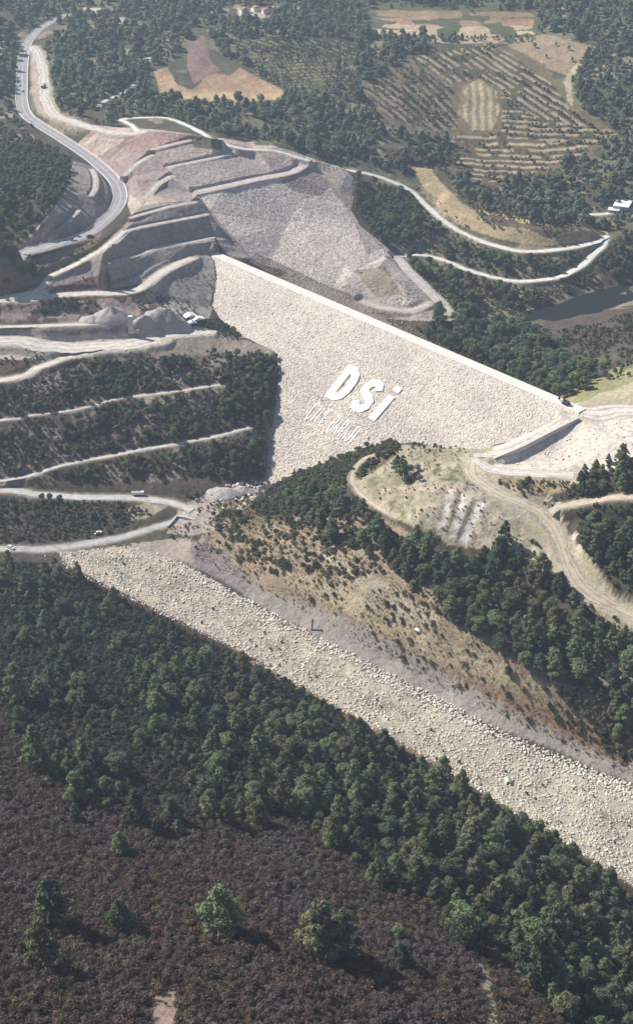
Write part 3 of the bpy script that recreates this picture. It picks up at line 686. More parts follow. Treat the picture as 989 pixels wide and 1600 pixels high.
# ------------------------------------------------------------------ the dam
dam_o = empty('rockfill_dam', tuple((A3 + B3) / 2 - np.array([0, 0, 80])))
tag(dam_o, 'long pale rockfill dam across the valley with white letters on its face', 'dam')
dl = Vector(dam_o.location)
def dam_pt(s, k, h=0.):
    """s along the crest, k metres downstream of the upstream crest edge, h proud of the surface"""
    p = A3[None, :2] + np.asarray(s).reshape(-1, 1) * DC[None, :2] + np.asarray(k).reshape(-1, 1) * DN[None, :2]
    return p
def dam_sheet(name, ks, mat, stone, amp, ss):
    S, K = np.meshgrid(ss, ks); X = A3[0] + S*DC[0] + K*DN[0]; Y = A3[1] + S*DC[1] + K*DN[1]
    z0 = dam_z(X, Y); sl = np.where(K > CRW, (K - CRW) * math.hypot(1, 1/SD) + CRW, K)
    h = np.zeros(S.shape)
    if amp:
        fade = np.clip((K - CRW) / 10, 0, 1) if ks[-1] > CRW else np.clip(-K / 4, 0, 1)
        big = fbm(S, sl, 18, 3, 5) * .35
        coarse = .55 + .45 * np.clip((K - 30) / 60, 0, 1)
        d1, i1 = worley(S + fbm(S, sl, 3, 2, 6), sl, stone * 1.5, 11); d2, i2 = worley(S, sl, stone * .8, 15)
        h = fade * (big + amp * coarse * (np.clip(1 - (d1 / (stone*.75))**2, -.2, 1) * (.3 + .9*i1) + .45 * np.clip(1 - (d2/(stone*.45))**2, -.2, 1) * i2))
        # shallow horizontal lifts left by placing
        h += fade * .18 * np.sin(sl / 9.0 * 2 * np.pi)
    nz = SD / math.hypot(1, SD); nh = 1 / math.hypot(1, SD)
    sg = np.where(K > CRW, 1, np.where(K < 0, -1, 0))
    X = X + h*nh*sg*DN[0]; Y = Y + h*nh*sg*DN[1]; Zz = z0 + h*nz
    vis = zat(X, Y) < Zz + 1.2
    q = np.arange(S.size).reshape(S.shape)
    F = np.stack([q[:-1, :-1], q[1:, :-1], q[1:, 1:], q[:-1, 1:]], -1).reshape(-1, 4)
    vv = vis.ravel(); keep = vv[F].any(1); F = F[keep]
    u = np.unique(F); mp = np.full(S.size, -1); mp[u] = np.arange(len(u))
    V = np.stack([X - dl.x, Y - dl.y, Zz - dl.z], -1).reshape(-1, 3)[u]
    return link(name, np_mesh(name, V, mp[F], [mat], False), dam_o)
ss = np.arange(-25, DLEN + 12, .5)
dam_sheet('downstream_face', np.arange(CRW, 165, .45), M['dam_rock'], 1.15, .5, ss)
dam_sheet('upstream_face', np.arange(-95, .01, 1.0), M['dam_rock'], 1.8, .7, np.arange(-20, DLEN + 5, 1.2))
dam_sheet('crest_road', np.array([0, .3, 1.2, 4.5, 7.8, 8.7, CRW]), M['crest'], 1, 0, np.arange(-14, DLEN + 8, 2.0)).location.z = .05

# ------------------------------------------------------------------ foliage and rock shapes
LEAF = dict(
    pine=leaf_mat('pine_needles', (.072, .092, .054), (.200, .225, .125)),
    oak=leaf_mat('oak_leaves', (.072, .096, .054), (.155, .180, .092)),
    bush=leaf_mat('bush_leaves', (.062, .080, .044), (.145, .155, .082)),
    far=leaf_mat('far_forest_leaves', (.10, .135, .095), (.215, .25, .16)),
    olive=leaf_mat('olive_leaves', (.075, .095, .055), (.14, .155, .09)),
    heath=leaf_mat('heath_twigs', (.070, .050, .040), (.185, .132, .098), (.145, .115, .115), k=1.05),
    dry=leaf_mat('dry_scrub', (.12, .092, .058), (.225, .175, .105)),
    green=leaf_mat('fresh_green_leaves', (.07, .12, .04), (.10, .15, .05)),
    pale=leaf_mat('grey_green_leaves', (.17, .18, .14), (.22, .23, .18)))
def leaves(C, Rr, n, size, seed, squash=.8, gap=.0):
    """n leaf tufts over lobes with centres C and radii Rr; each tuft is one quad facing mostly outward"""
    g = np.random.default_rng(seed); C = np.array(C); Rr = np.array(Rr)
    k = g.choice(len(C), n, p=Rr**2 / (Rr**2).sum())
    d = g.normal(size=(n, 3)); d[:, 2] = np.where(d[:, 2] < -.35, -d[:, 2]*.6, d[:, 2]); d /= np.linalg.norm(d, axis=1)[:, None]
    rad = Rr[k] * (1 - .45 * g.random(n)**2.2) * (1 + .16*g.normal(size=n))
    P = C[k] + d * rad[:, None] * np.array([1, 1, squash])
    nn = d + g.normal(size=(n, 3)) * .55; nn[:, 2] += .15; nn /= np.linalg.norm(nn, axis=1)[:, None]
    a = np.cross(nn, g.normal(size=(n, 3))); a /= np.linalg.norm(a, axis=1)[:, None]; b = np.cross(nn, a)
    s = size * (.6 + .9 * g.random(n)); s2 = s * (.5 + .5 * g.random(n))
    a *= s[:, None]; b *= s2[:, None]
    V = np.stack([P - a*.5 - b*.35, P + a*.6 - b*.2, P + a*.35 + b*.5, P - a*.45 + b*.45], 1).reshape(-1, 3)
    return V, np.arange(n*4).reshape(n, 4)
def trunk(h, r, seed, limbs=6, crook=.25, C=None):
    g = random.Random(seed); m = MB()
    P = [(0, 0, -.6), (g.uniform(-crook, crook)*.3, g.uniform(-crook, crook)*.3, h*.3), (g.uniform(-crook, crook), g.uniform(-crook, crook), h*.6), (g.uniform(-crook, crook), g.uniform(-crook, crook), h*.92)]
    m.tube(P, [r*1.25, r, r*.65, r*.15], 7)
    for i in range(limbs):
        c = C[g.randrange(len(C))] if C is not None else None; t = g.uniform(.25, .75); a = Vector(P[1]).lerp(Vector(P[3]), t)
        e = Vector(c) if c is not None else a + Vector((g.uniform(-1, 1), g.uniform(-1, 1), .6)) * h * .2
        m.tube([a, a.lerp(e, .5) + Vector((0, 0, -.1)), e], [r*.35, r*.25, r*.08], 5)
    return m
def lobes_pine(h, R_, seed, lean=0):
    g = random.Random(seed); C = []; Rr = []
    n = g.randint(20, 27)
    for i in range(n):
        t = (i + .5) / n; z = h * (.16 + .80 * t); prof = (1 - t)**.62 * (.5 + .5*min(1, t*4 + .3))
        a = i * 2.4 + g.uniform(-.5, .5); q = R_ * prof * g.uniform(.40, .86)
        C.append((math.cos(a)*q, math.sin(a)*q, z)); Rr.append(R_ * g.uniform(.25, .40) * (.55 + .5*(1-t)))
    C.append((0, 0, h*.93)); Rr.append(R_*.20)
    return C, Rr
def lobes_round(h, R_, seed, n=14, low=.3):
    g = random.Random(seed); C = []; Rr = []
    for i in range(n):
        a = i * 2.4 + g.uniform(-.6, .6); t = g.random(); q = R_ * g.uniform(.15, .68) * math.sqrt(max(.1, 1 - (t*.9)**2))
        C.append((math.cos(a)*q, math.sin(a)*q, h*(low + (.85-low)*t))); Rr.append(R_*g.uniform(.30, .46))
    return C, Rr
PROTO = {}
LEAF['under'] = leaf_mat('understory_leaves', (.030, .044, .030), (.080, .092, .055))
def protos(kind, n, fn): PROTO[kind] = [fn(i) for i in range(n)]
def mk_pine(i):
    h = 9.; R_ = [3.3, 3.4, 3.6, 3.1, 2.9, 3.9][i]; C, Rr = lobes_pine(h, R_, 100 + i) if i % 2 else lobes_round(h*.92, R_, 110 + i, 22, .2); V, F = leaves(C, [q*.85 for q in Rr], 3200, .36, i)
    return np_mesh('pine_crown', V, F, [LEAF['pine']]), trunk(h, .2, i, 8, .4, C).mesh('pine_trunk', M['bark'])
def mk_oak(i):
    h = 6.5; C, Rr = lobes_round(h, [3.2, 2.8, 3.5, 3.0][i], 200 + i); V, F = leaves(C, Rr, 1500, .50, 20 + i)
    return np_mesh('oak_crown', V, F, [LEAF['oak']]), trunk(h*.8, .2, i, 6, .3, C).mesh('oak_trunk', M['bark'])
def mk_bush(mat, leaf=.28, n=420, flat=1.):
    def f(i):
        C, Rr = lobes_round(1.9*flat, 1.25, 300 + i, 8, .15); V, F = leaves(C, Rr, n, leaf, 40 + i)
        return np_mesh('foliage', V, F, [LEAF[mat]]), trunk(1.3*flat, .06, i, 4, .1, C).mesh('stems', M['bark'])
    return f
def mk_far(i):
    h = 7.; C, Rr = (lobes_pine if i % 2 else lobes_round)(h, 3.4 if i % 2 else 3.2, 400 + i); V, F = leaves(C, Rr, 480, .95, 60 + i)
    V2 = trunk(h*.8, .2, i, 3, .3, C)
    return np_mesh('crown', V, F, [LEAF['far']]), V2.mesh('trunk', M['bark'])
def mk_olive(i):
    C, Rr = lobes_round(2.9, 1.6, 500 + i, 8, .35); V, F = leaves(C, Rr, 220, .5, 80 + i)
    return np_mesh('crown', V, F, [LEAF['olive']]), trunk(2.3, .13, i, 3, .2, C).mesh('trunk', M['bark'])
protos('pine', 6, mk_pine); protos('oak', 4, mk_oak); protos('bush', 4, mk_bush('bush')); protos('far', 4, mk_far); protos('olive', 3, mk_olive)
LEAF['straw'] = leaf_mat('straw_grass', (.20, .155, .095), (.36, .29, .185)); protos('straw', 3, mk_bush('straw', .2, 140, .7)); protos('under', 4, mk_bush('under', .26, 420)); protos('heath', 5, mk_bush('heath', .22, 230, .8)); protos('dry', 3, mk_bush('dry', .24, 240, .7)); protos('green', 2, mk_bush('green', .3, 420)); protos('pale', 2, mk_bush('pale', .3, 500))
def rock_mesh(i, sub=1):
    import bmesh
    bm = bmesh.new(); bmesh.ops.create_icosphere(bm, subdivisions=sub, radius=.5); g = random.Random(i); ax = (g.uniform(.8, 1.2), g.uniform(.6, .9), g.uniform(.5, .8))
    for v in bm.verts: v.co = Vector([c * a * g.uniform(.78, 1.15) for c, a in zip(v.co, ax)])
    me = bpy.data.meshes.new('boulder'); bm.to_mesh(me); bm.free(); me.materials.append(M['rip']); return me
PROTO['rock'] = [(rock_mesh(i), None) for i in range(6)]
M['stone'] = rock_mat('mauve_stone', [(0, (.42, .365, .325)), (.5, (.60, .535, .48)), (1, (.72, .66, .60))], .8); PROTO['stone'] = []
for i in range(4):
    q_ = rock_mesh(20 + i); q_.materials.clear(); q_.materials.append(M['stone']); PROTO['stone'].append((q_, None))

# ------------------------------------------------------------------ scattering
UNDERS = UNDER.astype(float)
PLANTS = []      # (kind, x, y, z, scale, zone)
def scatter(poly, kind, sp, s0, s1, zone, thr=None, seed=0, warp=8, dy=1.0, skip=0., clear=True, exclude=()):
    g = np.random.default_rng(seed * 31 + 5)
    m = inpoly(PX, PY, poly)
    if not m.any(): return
    x0, x1, y0, y1 = XX[m].min(), XX[m].max(), YY[m].min(), YY[m].max()
    xs = np.arange(x0 - sp, x1 + sp, sp); ys = np.arange(y0 - sp, y1 + sp, sp)
    X, Y = np.meshgrid(xs, ys); X = X + (np.arange(len(ys)) % 2)[:, None] * sp / 2
    X = (X + g.uniform(-.42, .42, X.shape) * sp).ravel(); Y = (Y + g.uniform(-.42, .42, Y.shape) * sp).ravel()
    z = zat(X, Y); px, py = proj(X, Y, z)
    w = fbm(X, Y, 25, 3, 31 + seed) * warp
    ok = inpoly(px + w, py + w, poly) & (np.abs(X) < .285 * Y + 60)
    for e in exclude: ok &= ~inpoly(px + w, py + w, e)
    if thr: ok &= fbm(X, Y, thr[0], 3, 200 + seed) > thr[1] + g.normal(size=X.shape) * .06
    ok &= zat(X, Y, UNDERS) < .3
    ok &= zat(X, Y, ROADMASK) < .02
    if skip: ok &= g.random(X.shape) > skip
    s = s0 + (s1 - s0) * g.random(X.shape) ** 2.0
    base = dict(pine=9, oak=6.5, bush=1.9, far=7, olive=2.9, heath=1.0, dry=1.2, green=1.9, pale=1.9, rock=.5, stone=.5, under=1.9, straw=1.2)[kind]
    if clear:
        hh = base * s * dy
        for f in (.25, .5, .8, 1.1): ok &= ~((zat(X, Y + f * hh, ROADMASK) > .3) & (g.random(X.shape) < .93))
    for a, b, c, q in zip(X[ok], Y[ok], z[ok], s[ok]): PLANTS.append((kind, a, b, c, q, zone))
def plant(px, py, kind, s, zone='single', lab=None):
    x, y, z = hit(px, py); PLANTS.append((kind, x, y, z, s, zone if not lab else '!' + lab))

DAMEDGE = []
# foreground wood below the rock channel
FG = [(-200,864),(95,892),(190,943),(350,1022),(480,1088),(620,1174),(760,1258),(870,1326),(989,1408),(1120,1520),(1120,1760),(989,1640),(860,1590),(800,1510),(715,1480),(680,1410),(590,1400),(540,1330),(460,1295),(280,1300),(190,1275),(110,1250),(50,1190),(0,1100),(-200,1060)]
scatter([(400,1080),(620,1180),(760,1262),(870,1330),(989,1412),(1120,1520),(1120,1760),(989,1640),(860,1590),(800,1510),(715,1480),(680,1410),(590,1400),(540,1330),(460,1290)], 'pine', 8.6, .9, 2.1, 'fg', (20, -.35), 90, 10, .3)
scatter([(-200,864),(95,892),(190,943),(350,1022),(420,1080),(460,1290),(280,1300),(190,1275),(110,1250),(50,1190),(0,1100),(-200,1060)], 'pine', 10, .7, 1.9, 'fg', (22, -.1), 1, 10, .3, 0, True)
scatter([(-200,862),(95,888),(190,938),(350,1017),(480,1082),(620,1168),(760,1252),(870,1320),(989,1402),(1100,1520),(1100,1600),(860,1480),(560,1300),(300,1200),(0,1080),(-200,1030)], 'under', 2.5, .8, 2.0, 'fgb', None, 2, 8, .3)
scatter(FG, 'oak', 9.0, .35, .9, 'fg2', (18, -.05), 76, 10, .3)
scatter(FG, 'under', 2.6, .7, 2.0, 'fgb', (10, -.45), 3, 12, .3)
for q in ((60,1205,1.3),(215,1290,1.15),(120,1285,.5),(85,1450,1.0),(70,1512,.85),(190,1452,.62),(345,1458,.95),(500,1495,1.25),(535,1490,1.0),(625,1508,.5),(832,1530,1.1),(520,1325,.95),(580,1380,.6),(30,1100,1.2),(270,1290,.85),(330,1280,.9),(400,1290,.8),(440,1270,1.0),(650,1395,1.1),(380,1050,.9),(310,1150,1.1)):
    plant(q[0], q[1], 'pine', q[2] * (2.6 if q[1] > 1400 else 2.0), 'fgs')
# heath
HEATH = [(-300,1060),(0,1095),(50,1180),(110,1240),(190,1262),(280,1285),(460,1285),(540,1320),(590,1390),(680,1400),(715,1470),(800,1500),(860,1580),(1000,1640),(1000,1900),(-300,1900)]
scatter(HEATH, 'heath', 1.55, .7, 2.1, 'heath', None, 4, 14, .3, .04, False, ([(238,1548),(272,1546),(280,1575),(276,1640),(236,1640)],[(742,1490),(756,1490),(774,1560),(782,1640),(758,1640),(752,1560)]))
scatter(HEATH, 'bush', 6, .4, 1.0, 'hb', (14, .02), 5, 10, .3, 0, False)
scatter([(-100,1075),(40,1120),(110,1230),(200,1290),(300,1300),(460,1300),(540,1345),(600,1410),(700,1500),(640,1500),(540,1400),(420,1340),(250,1345),(100,1320),(0,1220),(-100,1180)], 'pine', 15, .35, 1.3, 'fg', (30, .0), 92, 10, .3)
scatter([(-100,1075),(40,1120),(110,1230),(200,1290),(300,1300),(460,1300),(540,1345),(600,1410),(700,1500),(640,1520),(540,1430),(420,1370),(250,1375),(100,1350),(0,1260),(-100,1180)], 'bush', 5, .5, 1.8, 'hb', (18, .0), 93, 10, .3)
# wooded band on the right bank
BAND = [(440,785),(500,765),(550,795),(600,822),(650,850),(700,870),(760,870),(790,850),(830,885),(870,925),(930,965),(989,1000),(1100,1050),(1100,1230),(989,1160),(880,1090),(850,1060),(760,1010),(680,960),(620,900),(560,860),(490,840)]
scatter(BAND, 'pine', 7.4, .8, 2.0, 'band', (24, -.45), 6, 8, .6)
scatter(BAND, 'oak', 6, .5, 1.1, 'band2', (16, -.1), 77, 8, .6)
scatter(BAND, 'bush', 3.2, .8, 1.9, 'bandb', (12, -.3), 7, 8, .6)
scatter([(395,790),(430,758),(470,732),(520,704),(560,688),(605,676),(625,700),(560,750),(520,785),(470,805),(400,805)], 'bush', 2.6, .9, 2.4, 'ridge', None, 8, 5, .5)
scatter([(330,810),(430,790),(480,830),(560,860),(620,905),(520,900),(430,900),(340,860)], 'bush', 4, .8, 2.6, 'slope', (12, -.05), 9, 8, .6)
scatter([(380,800),(440,780),(520,830),(600,880),(560,900),(440,880)], 'oak', 8, .4, .9, 'band2', (12, -.1), 78, 8, .6)
SLOPE = [(330,800),(430,780),(560,860),(700,960),(860,1080),(989,1150),(1100,1200),(1100,1260),(989,1215),(700,1080),(480,960),(300,870)]
scatter(SLOPE, 'dry', 4.2, .7, 2.4, 'slope', (14, .0), 10, 8, .6)
scatter(SLOPE, 'straw', 1.7, .35, 1.0, 'slope', (8, -.25), 91, 8, .6)
scatter(SLOPE, 'bush', 7, .5, 1.2, 'slope', (16, .05), 11, 8, .6)
scatter([(700,990),(860,1070),(989,1130),(1080,1180),(1080,1230),(989,1180),(880,1120),(780,1070)], 'pine', 9, .5, 1.3, 'band', (14, -.05), 95, 6, .3)
scatter([(440,900),(560,900),(700,990),(860,1080),(760,1050),(600,980)], 'bush', 6, .8, 2.2, 'slope', (14, .05), 96, 6, .3)
scatter([(845,1085),(900,1090),(989,1150),(1080,1200),(1080,1240),(989,1195),(930,1160),(870,1130)], 'bush', 3.2, 1.0, 2.2, 'slope', None, 12, 6, .6)
scatter([(560,740),(620,700),(720,710),(760,780),(800,850),(700,850),(580,790)], 'bush', 6, .3, .7, 'knoll', (12, -.1), 13, 6, .6)
scatter([(552,745),(560,760),(600,800),(590,815),(545,780)], 'bush', 3, .8, 2, 'knoll', None, 83, 4, .3)
scatter([(640,690),(720,700),(735,712),(690,712),(640,702)], 'bush', 4, .5, 1.3, 'knoll', (8,-.1), 84, 4, .3)
scatter([(790,850),(830,840),(900,920),(980,985),(940,980),(860,920)], 'bush', 4, .6, 1.5, 'knoll', (8,-.1), 85, 4, .3)
scatter([(560,740),(620,700),(720,710),(760,780),(850,880),(940,980),(860,900),(700,860),(580,790)], 'dry', 4, .4, 1.0, 'knoll', (9, .02), 14, 6, .6)
for q in ((628,748,'pine',.85),(620,735,'pine',.7),(640,742,'pale',1.9),(652,735,'pale',1.5),(655,752,'pale',1.3),(636,755,'bush',1.6),(775,868,'pine',1.15),(755,872,'pine',.8),(800,885,'bush',2.2),(905,755,'pine',.7),(815,760,'bush',1.7),(824,752,'bush',1.2),(925,770,'pine',.8),(540,735,'pine',.5),(655,700,'bush',1.1),(460,745,'pine',.45)):
    plant(q[0], q[1], q[2], q[3] * (2.0 if q[0] in (628, 620) else 1.6 if q[0] < 826 and q[1] < 760 and q[2] != 'pine' else 1.25), 'single')
scatter([(890,790),(900,770),(960,770),(1150,740),(1150,960),(989,945),(940,900),(905,860)], 'pine', 7, .8, 1.9, 'right', None, 15, 6, .6)
scatter([(895,760),(925,735),(960,710),(989,695),(1150,660),(1150,790),(930,790)], 'pine', 7, .8, 1.6, 'right', None, 16, 6, .5)
scatter([(895,760),(925,735),(960,710),(989,695),(1150,660),(1150,960),(989,945),(905,860)], 'bush', 3.4, .8, 1.9, 'right', None, 17, 6, .6)
scatter([(760,752),(900,752),(900,785),(850,790),(800,775)], 'dry', 2.4, .7, 1.5, 'spill', (9, -.2), 18, 4, .6)
scatter([(760,752),(900,752),(900,785),(850,790),(800,775)], 'bush', 4.5, .6, 1.3, 'spill', (9, 0), 19, 4, .6)
# left mid slope, terraces
MID = [(-300,600),(60,590),(150,560),(240,560),(330,555),(432,555),(442,600),(432,680),(418,745),(-300,760)]
scatter(MID, 'oak', 5.6, .4, 1.3, 'mid', (16, -.12), 20, 10, .9)
scatter(MID, 'under', 2.7, .5, 1.7, 'midb', (14, -.28), 94, 10, .9)
scatter(MID, 'bush', 3.2, .5, 2.2, 'midb', (11, -.12), 21, 10, .9)
scatter([(340,560),(435,555),(445,600),(435,680),(420,745),(360,740),(380,650)], 'oak', 4.8, .5, .9, 'mid', None, 22, 8, .8)
scatter([(130,570),(240,565),(250,610),(150,612)], 'oak', 4.6, .5, .9, 'mid', None, 23, 8, .9)
scatter([(300,505),(340,500),(380,525),(370,532),(320,520)], 'bush', 2.4, .9, 1.8, 'midb', None, 24, 3, .5)
scatter([(-300,770),(60,780),(180,782),(230,800),(170,835),(90,845),(0,846),(-300,850)], 'oak', 4.6, .4, .8, 'mid', (20, -.35), 25, 6, .9)
scatter([(-300,770),(60,780),(180,782),(230,800),(170,835),(90,845),(0,846),(-300,850)], 'bush', 2.6, .6, 1.5, 'midb', (20, -.4), 26, 6, .9)
scatter([(55,768),(95,772),(95,790),(55,790)], 'oak', 5, .8, 1.0, 'mid', None, 27, 2, 0, 0, False)
scatter([(-300,477),(230,468),(240,490),(-300,492)], 'bush', 3, .6, 1.6, 'terr', (12, 0), 28, 4, .9)
scatter([(50,468),(125,465),(120,485),(60,490)], 'bush', 2.6, 1.2, 2.0, 'terr', None, 29, 4, .9)
scatter([(-300,415),(50,412),(80,422),(60,438),(0,462),(-300,480)], 'oak', 4.6, .6, 1.2, 'terr', None, 30, 6, .2, 0, False)
scatter([(70,415),(160,370),(150,395),(90,425)], 'bush', 4, .6, 1.6, 'terr', None, 82, 3, .2, 0, False)
scatter([(60,440),(170,432),(172,452),(20,465)], 'bush', 4, .5, 1.0, 'terr', (12, 0), 31, 3, .9)
scatter([(-300,572),(90,556),(60,568),(-300,590)], 'bush', 3, .6, 1.4, 'terr', (12, -.2), 32, 3, .9)
scatter([(225,440),(330,405),(335,480),(300,510),(240,480)], 'dry', 4, .5, 1.1, 'terr', (12, .05), 33, 4, .6)
scatter([(220,450),(290,470),(320,505),(300,520),(240,470)], 'bush', 3, .6, 1.2, 'terr', (12, -.1), 34, 4, .6)
scatter([(300,780),(360,760),(440,760),(430,790),(360,830),(280,850),(260,840)], 'bush', 3.6, .5, 1.3, 'toe', (9, -.05), 35, 4, .6)
# hillside west of the curve
scatter([(-300,212),(20,210),(60,222),(112,250),(112,288),(82,330),(50,375),(20,392),(-300,400)], 'oak', 5.2, .65, 1.15, 'west', None, 36, 5, .7)
scatter([(-300,185),(30,185),(60,205),(0,205)], 'oak', 7, .6, .9, 'west', (12, -.1), 37, 4, .8)
# far forest, by patches that leave the fields and pits open
OPEN = [[(236,105),(262,100),(300,50),(325,50),(345,85),(375,100),(445,145),(445,158),(380,164),(290,162),(240,148)],
        [(575,12),(835,15),(838,60),(800,68),(720,62),(570,50)],[(640,86),(760,64),(800,66),(850,48),(930,70),(895,120),(900,165),(965,206),(925,240),(860,264),(800,290),(740,284),(690,215),(600,200),(560,140)],
        [(345,60),(555,60),(560,150),(440,138),(380,90)],[(125,10),(172,14),(170,26),(135,24)],[(174,26),(200,28),(196,40),(176,36)],[(366,10),(424,10),(418,30),(368,26)],
        [(630,255),(680,262),(730,325),(770,330),(860,350),(955,360),(955,378),(820,398),(740,378),(690,345)]]
FARP = [(-900,-60),(1600,-60),(1600,330),(989,345),(955,362),(760,345),(640,275),(545,262),(500,246),(420,222),(330,210),(230,180),(160,196),(100,182),(70,130),(70,80),(110,40),(55,30),(30,70),(26,180),(-900,190)]
scatter(FARP, 'far', 7.6, .5, 1.8, 'far', (34, -.33), 40, 5, .8, 0, True, OPEN)
scatter(OPEN[3], 'far', 7, .3, .6, 'farf', (30, -.1), 41, 5, .5)
scatter([(480,-5),(860,-5),(860,14),(480,14)], 'far', 8, .4, .8, 'farf', (30, 0), 42, 5, .8)
scatter([(570,110),(640,90),(700,140),(700,200),(600,195)], 'far', 8, .35, .7, 'farf', (24, -.1), 43, 5, .8)
for i in range(8): scatter([(560+i*35,58-i%3*3),(590+i*35,58),(590+i*35,66),(560+i*35,66)], 'far', 7, .5, .8, 'farf', None, 50+i, 2, .3)
# valley on the right
LOW = [(548,285),(560,278),(600,290),(645,312),(700,360),(760,388),(820,402),(930,392),(1000,360),(1500,330),(1500,420),(989,430),(900,455),(840,480),(800,496),(740,500),(700,480),(650,432),(620,402),(600,385),(560,340)]
scatter(LOW, 'oak', 6.4, .5, 1.75, 'valley', (18, -.33), 60, 5, .9)
scatter(LOW, 'bush', 4.0, .7, 1.7, 'valleyb', (12, -.3), 61, 5, .9)
scatter([(600,300),(650,305),(660,345),(610,345)], 'green', 3, 1.5, 2.6, 'valleyg', None, 62, 5, .9)
scatter([(680,500),(740,495),(820,510),(860,540),(900,580),(940,600),(880,625),(860,622),(800,594),(730,560),(660,528)], 'oak', 7.5, 1.1, 2.3, 'valley2', None, 63, 5, .6)
scatter([(860,520),(989,490),(1300,450),(1300,550),(930,560),(890,560)], 'bush', 3.2, .6, 2.0, 'mauve', (16, -.25), 64, 6, .8)
scatter([(880,560),(989,530),(1200,520),(1200,580),(930,600)], 'oak', 6, .5, .9, 'mauve', (16, .05), 65, 6, .8)
scatter([(730,325),(860,330),(920,355),(860,372),(760,358)], 'oak', 5, .35, .7, 'valley', (16, -.1), 66, 5, .9)
scatter([(640,270),(700,330),(760,368),(700,350),(650,300)], 'bush', 5, .5, 1.2, 'valleyb', (16, 0), 67, 5, .9)
scatter([(560,425),(600,420),(620,445),(660,475),(600,480)], 'dry', 4, .5, 1.2, 'works', (12, .05), 68, 4, .9)
scatter([(655,512),(700,500),(740,520),(760,545),(700,535)], 'oak', 5, .4, .9, 'valley2', None, 69, 4, .6)
scatter([(310,306),(350,300),(454,280),(480,262),(530,300),(560,350),(612,398),(560,420),(600,440),(540,470),(400,408)], 'stone', 1.7, .5, 1.5, 'rip', None, 79, 2, 0, 0, False)
scatter([(560,420),(620,402),(720,488),(650,518),(560,470)], 'stone', 3.5, .6, 2.0, 'rip', (9, 0), 80, 2, 0, 0, False)
scatter([(240,262),(400,240),(450,262),(310,296)], 'stone', 4, .6, 1.6, 'rip', None, 81, 2, 0, 0, False)
scatter([(400,400),(560,462),(650,515),(760,560),(640,530),(500,475)], 'stone', 2.2, .5, 1.6, 'rip', None, 86, 2, 0, 0, False)
scatter([(640,505),(760,550),(870,608),(860,622),(700,556)], 'bush', 3.5, .8, 2.2, 'valleyb', None, 87, 3, .2, 0, False)
# orchard trees along the strips between the bare rows
for (poly, A_, d, n, sp, bend, duty, tr) in ORCH:
    if not tr: continue
    if not inpoly(PX, PY, poly).any(): print("EMPTY", poly, A_, PX.shape); continue
    m = inpoly(PX, PY, poly); x = XX[m]; y = YY[m]; u0 = ((x-A_[0])*d[0] + (y-A_[1])*d[1]); k0 = ((x-A_[0])*n[0] + (y-A_[1])*n[1])
    for row in np.arange(math.floor(k0.min()/sp), math.ceil(k0.max()/sp) + 1):
        u = np.arange(u0.min(), u0.max(), 4.4); u = u + rng.uniform(-.8, .8, u.shape); k = (row + duty + (1-duty)/2) * sp + rng.uniform(-.6, .6, u.shape)
        X = A_[0] + d[0]*u + n[0]*k; Y = A_[1] + d[1]*u + n[1]*k; z = zat(X, Y); px, py = proj(X, Y, z)
        ok = inpoly(px, py, poly) & (rng.random(u.shape) > .25) & (fbm(X, Y, 30, 2, 88) > -.35)
        for a, b, c in zip(X[ok], Y[ok], z[ok]): PLANTS.append(('olive', a, b, c, random.uniform(.45, 1.5), 'orchard'))
for q in ((835,74,.9),(868,72,.8),(888,78,.9),(830,60,.8),(853,90,.6),(893,96,.9),(737,20,1.)):
    plant(q[0], q[1], 'oak', q[2]*.8, 'fieldtree')
# rocks of the channel
CH = [(90,864),(200,852),(290,882),(390,944),(520,1012),(650,1080),(800,1158),(989,1232),(1200,1320),(1200,1500),(989,1388),(870,1312),(620,1160),(350,1008),(190,930),(105,890)]
scatter(CH, 'rock', 1.4, .6, 2.1, 'rip', (9, -.5), 70, 2, 0, .1, False)
scatter([(240,862),(300,888),(400,944),(520,1006),(650,1072),(800,1150),(989,1226),(1200,1315),(1200,1345),(989,1250),(800,1168),(650,1092),(520,1024),(400,960),(290,900)], 'rock', 1.4, 1.4, 2.6, 'rip', None, 75, 2, 0, .02, False)
scatter([(60,868),(200,848),(260,866),(160,905),(100,890)], 'rock', 3, .6, 1.8, 'rip', None, 71, 2, 0, .3, False)
scatter([(320,770),(360,755),(430,745),(440,775),(380,800),(340,800)], 'rock', 2.4, 1.0, 4.5, 'rip', (9, -.1), 72, 3, 0, .1, False)
scatter([(780,705),(870,668),(980,650),(1100,650),(1000,680),(900,735),(800,728)], 'rock', 3.2, .6, 2.4, 'rip', (9, -.1), 73, 3, 0, .1, False)
scatter(CH, 'bush', 6, .3, .9, 'chb', (14, .12), 74, 2, 0, 0, False)

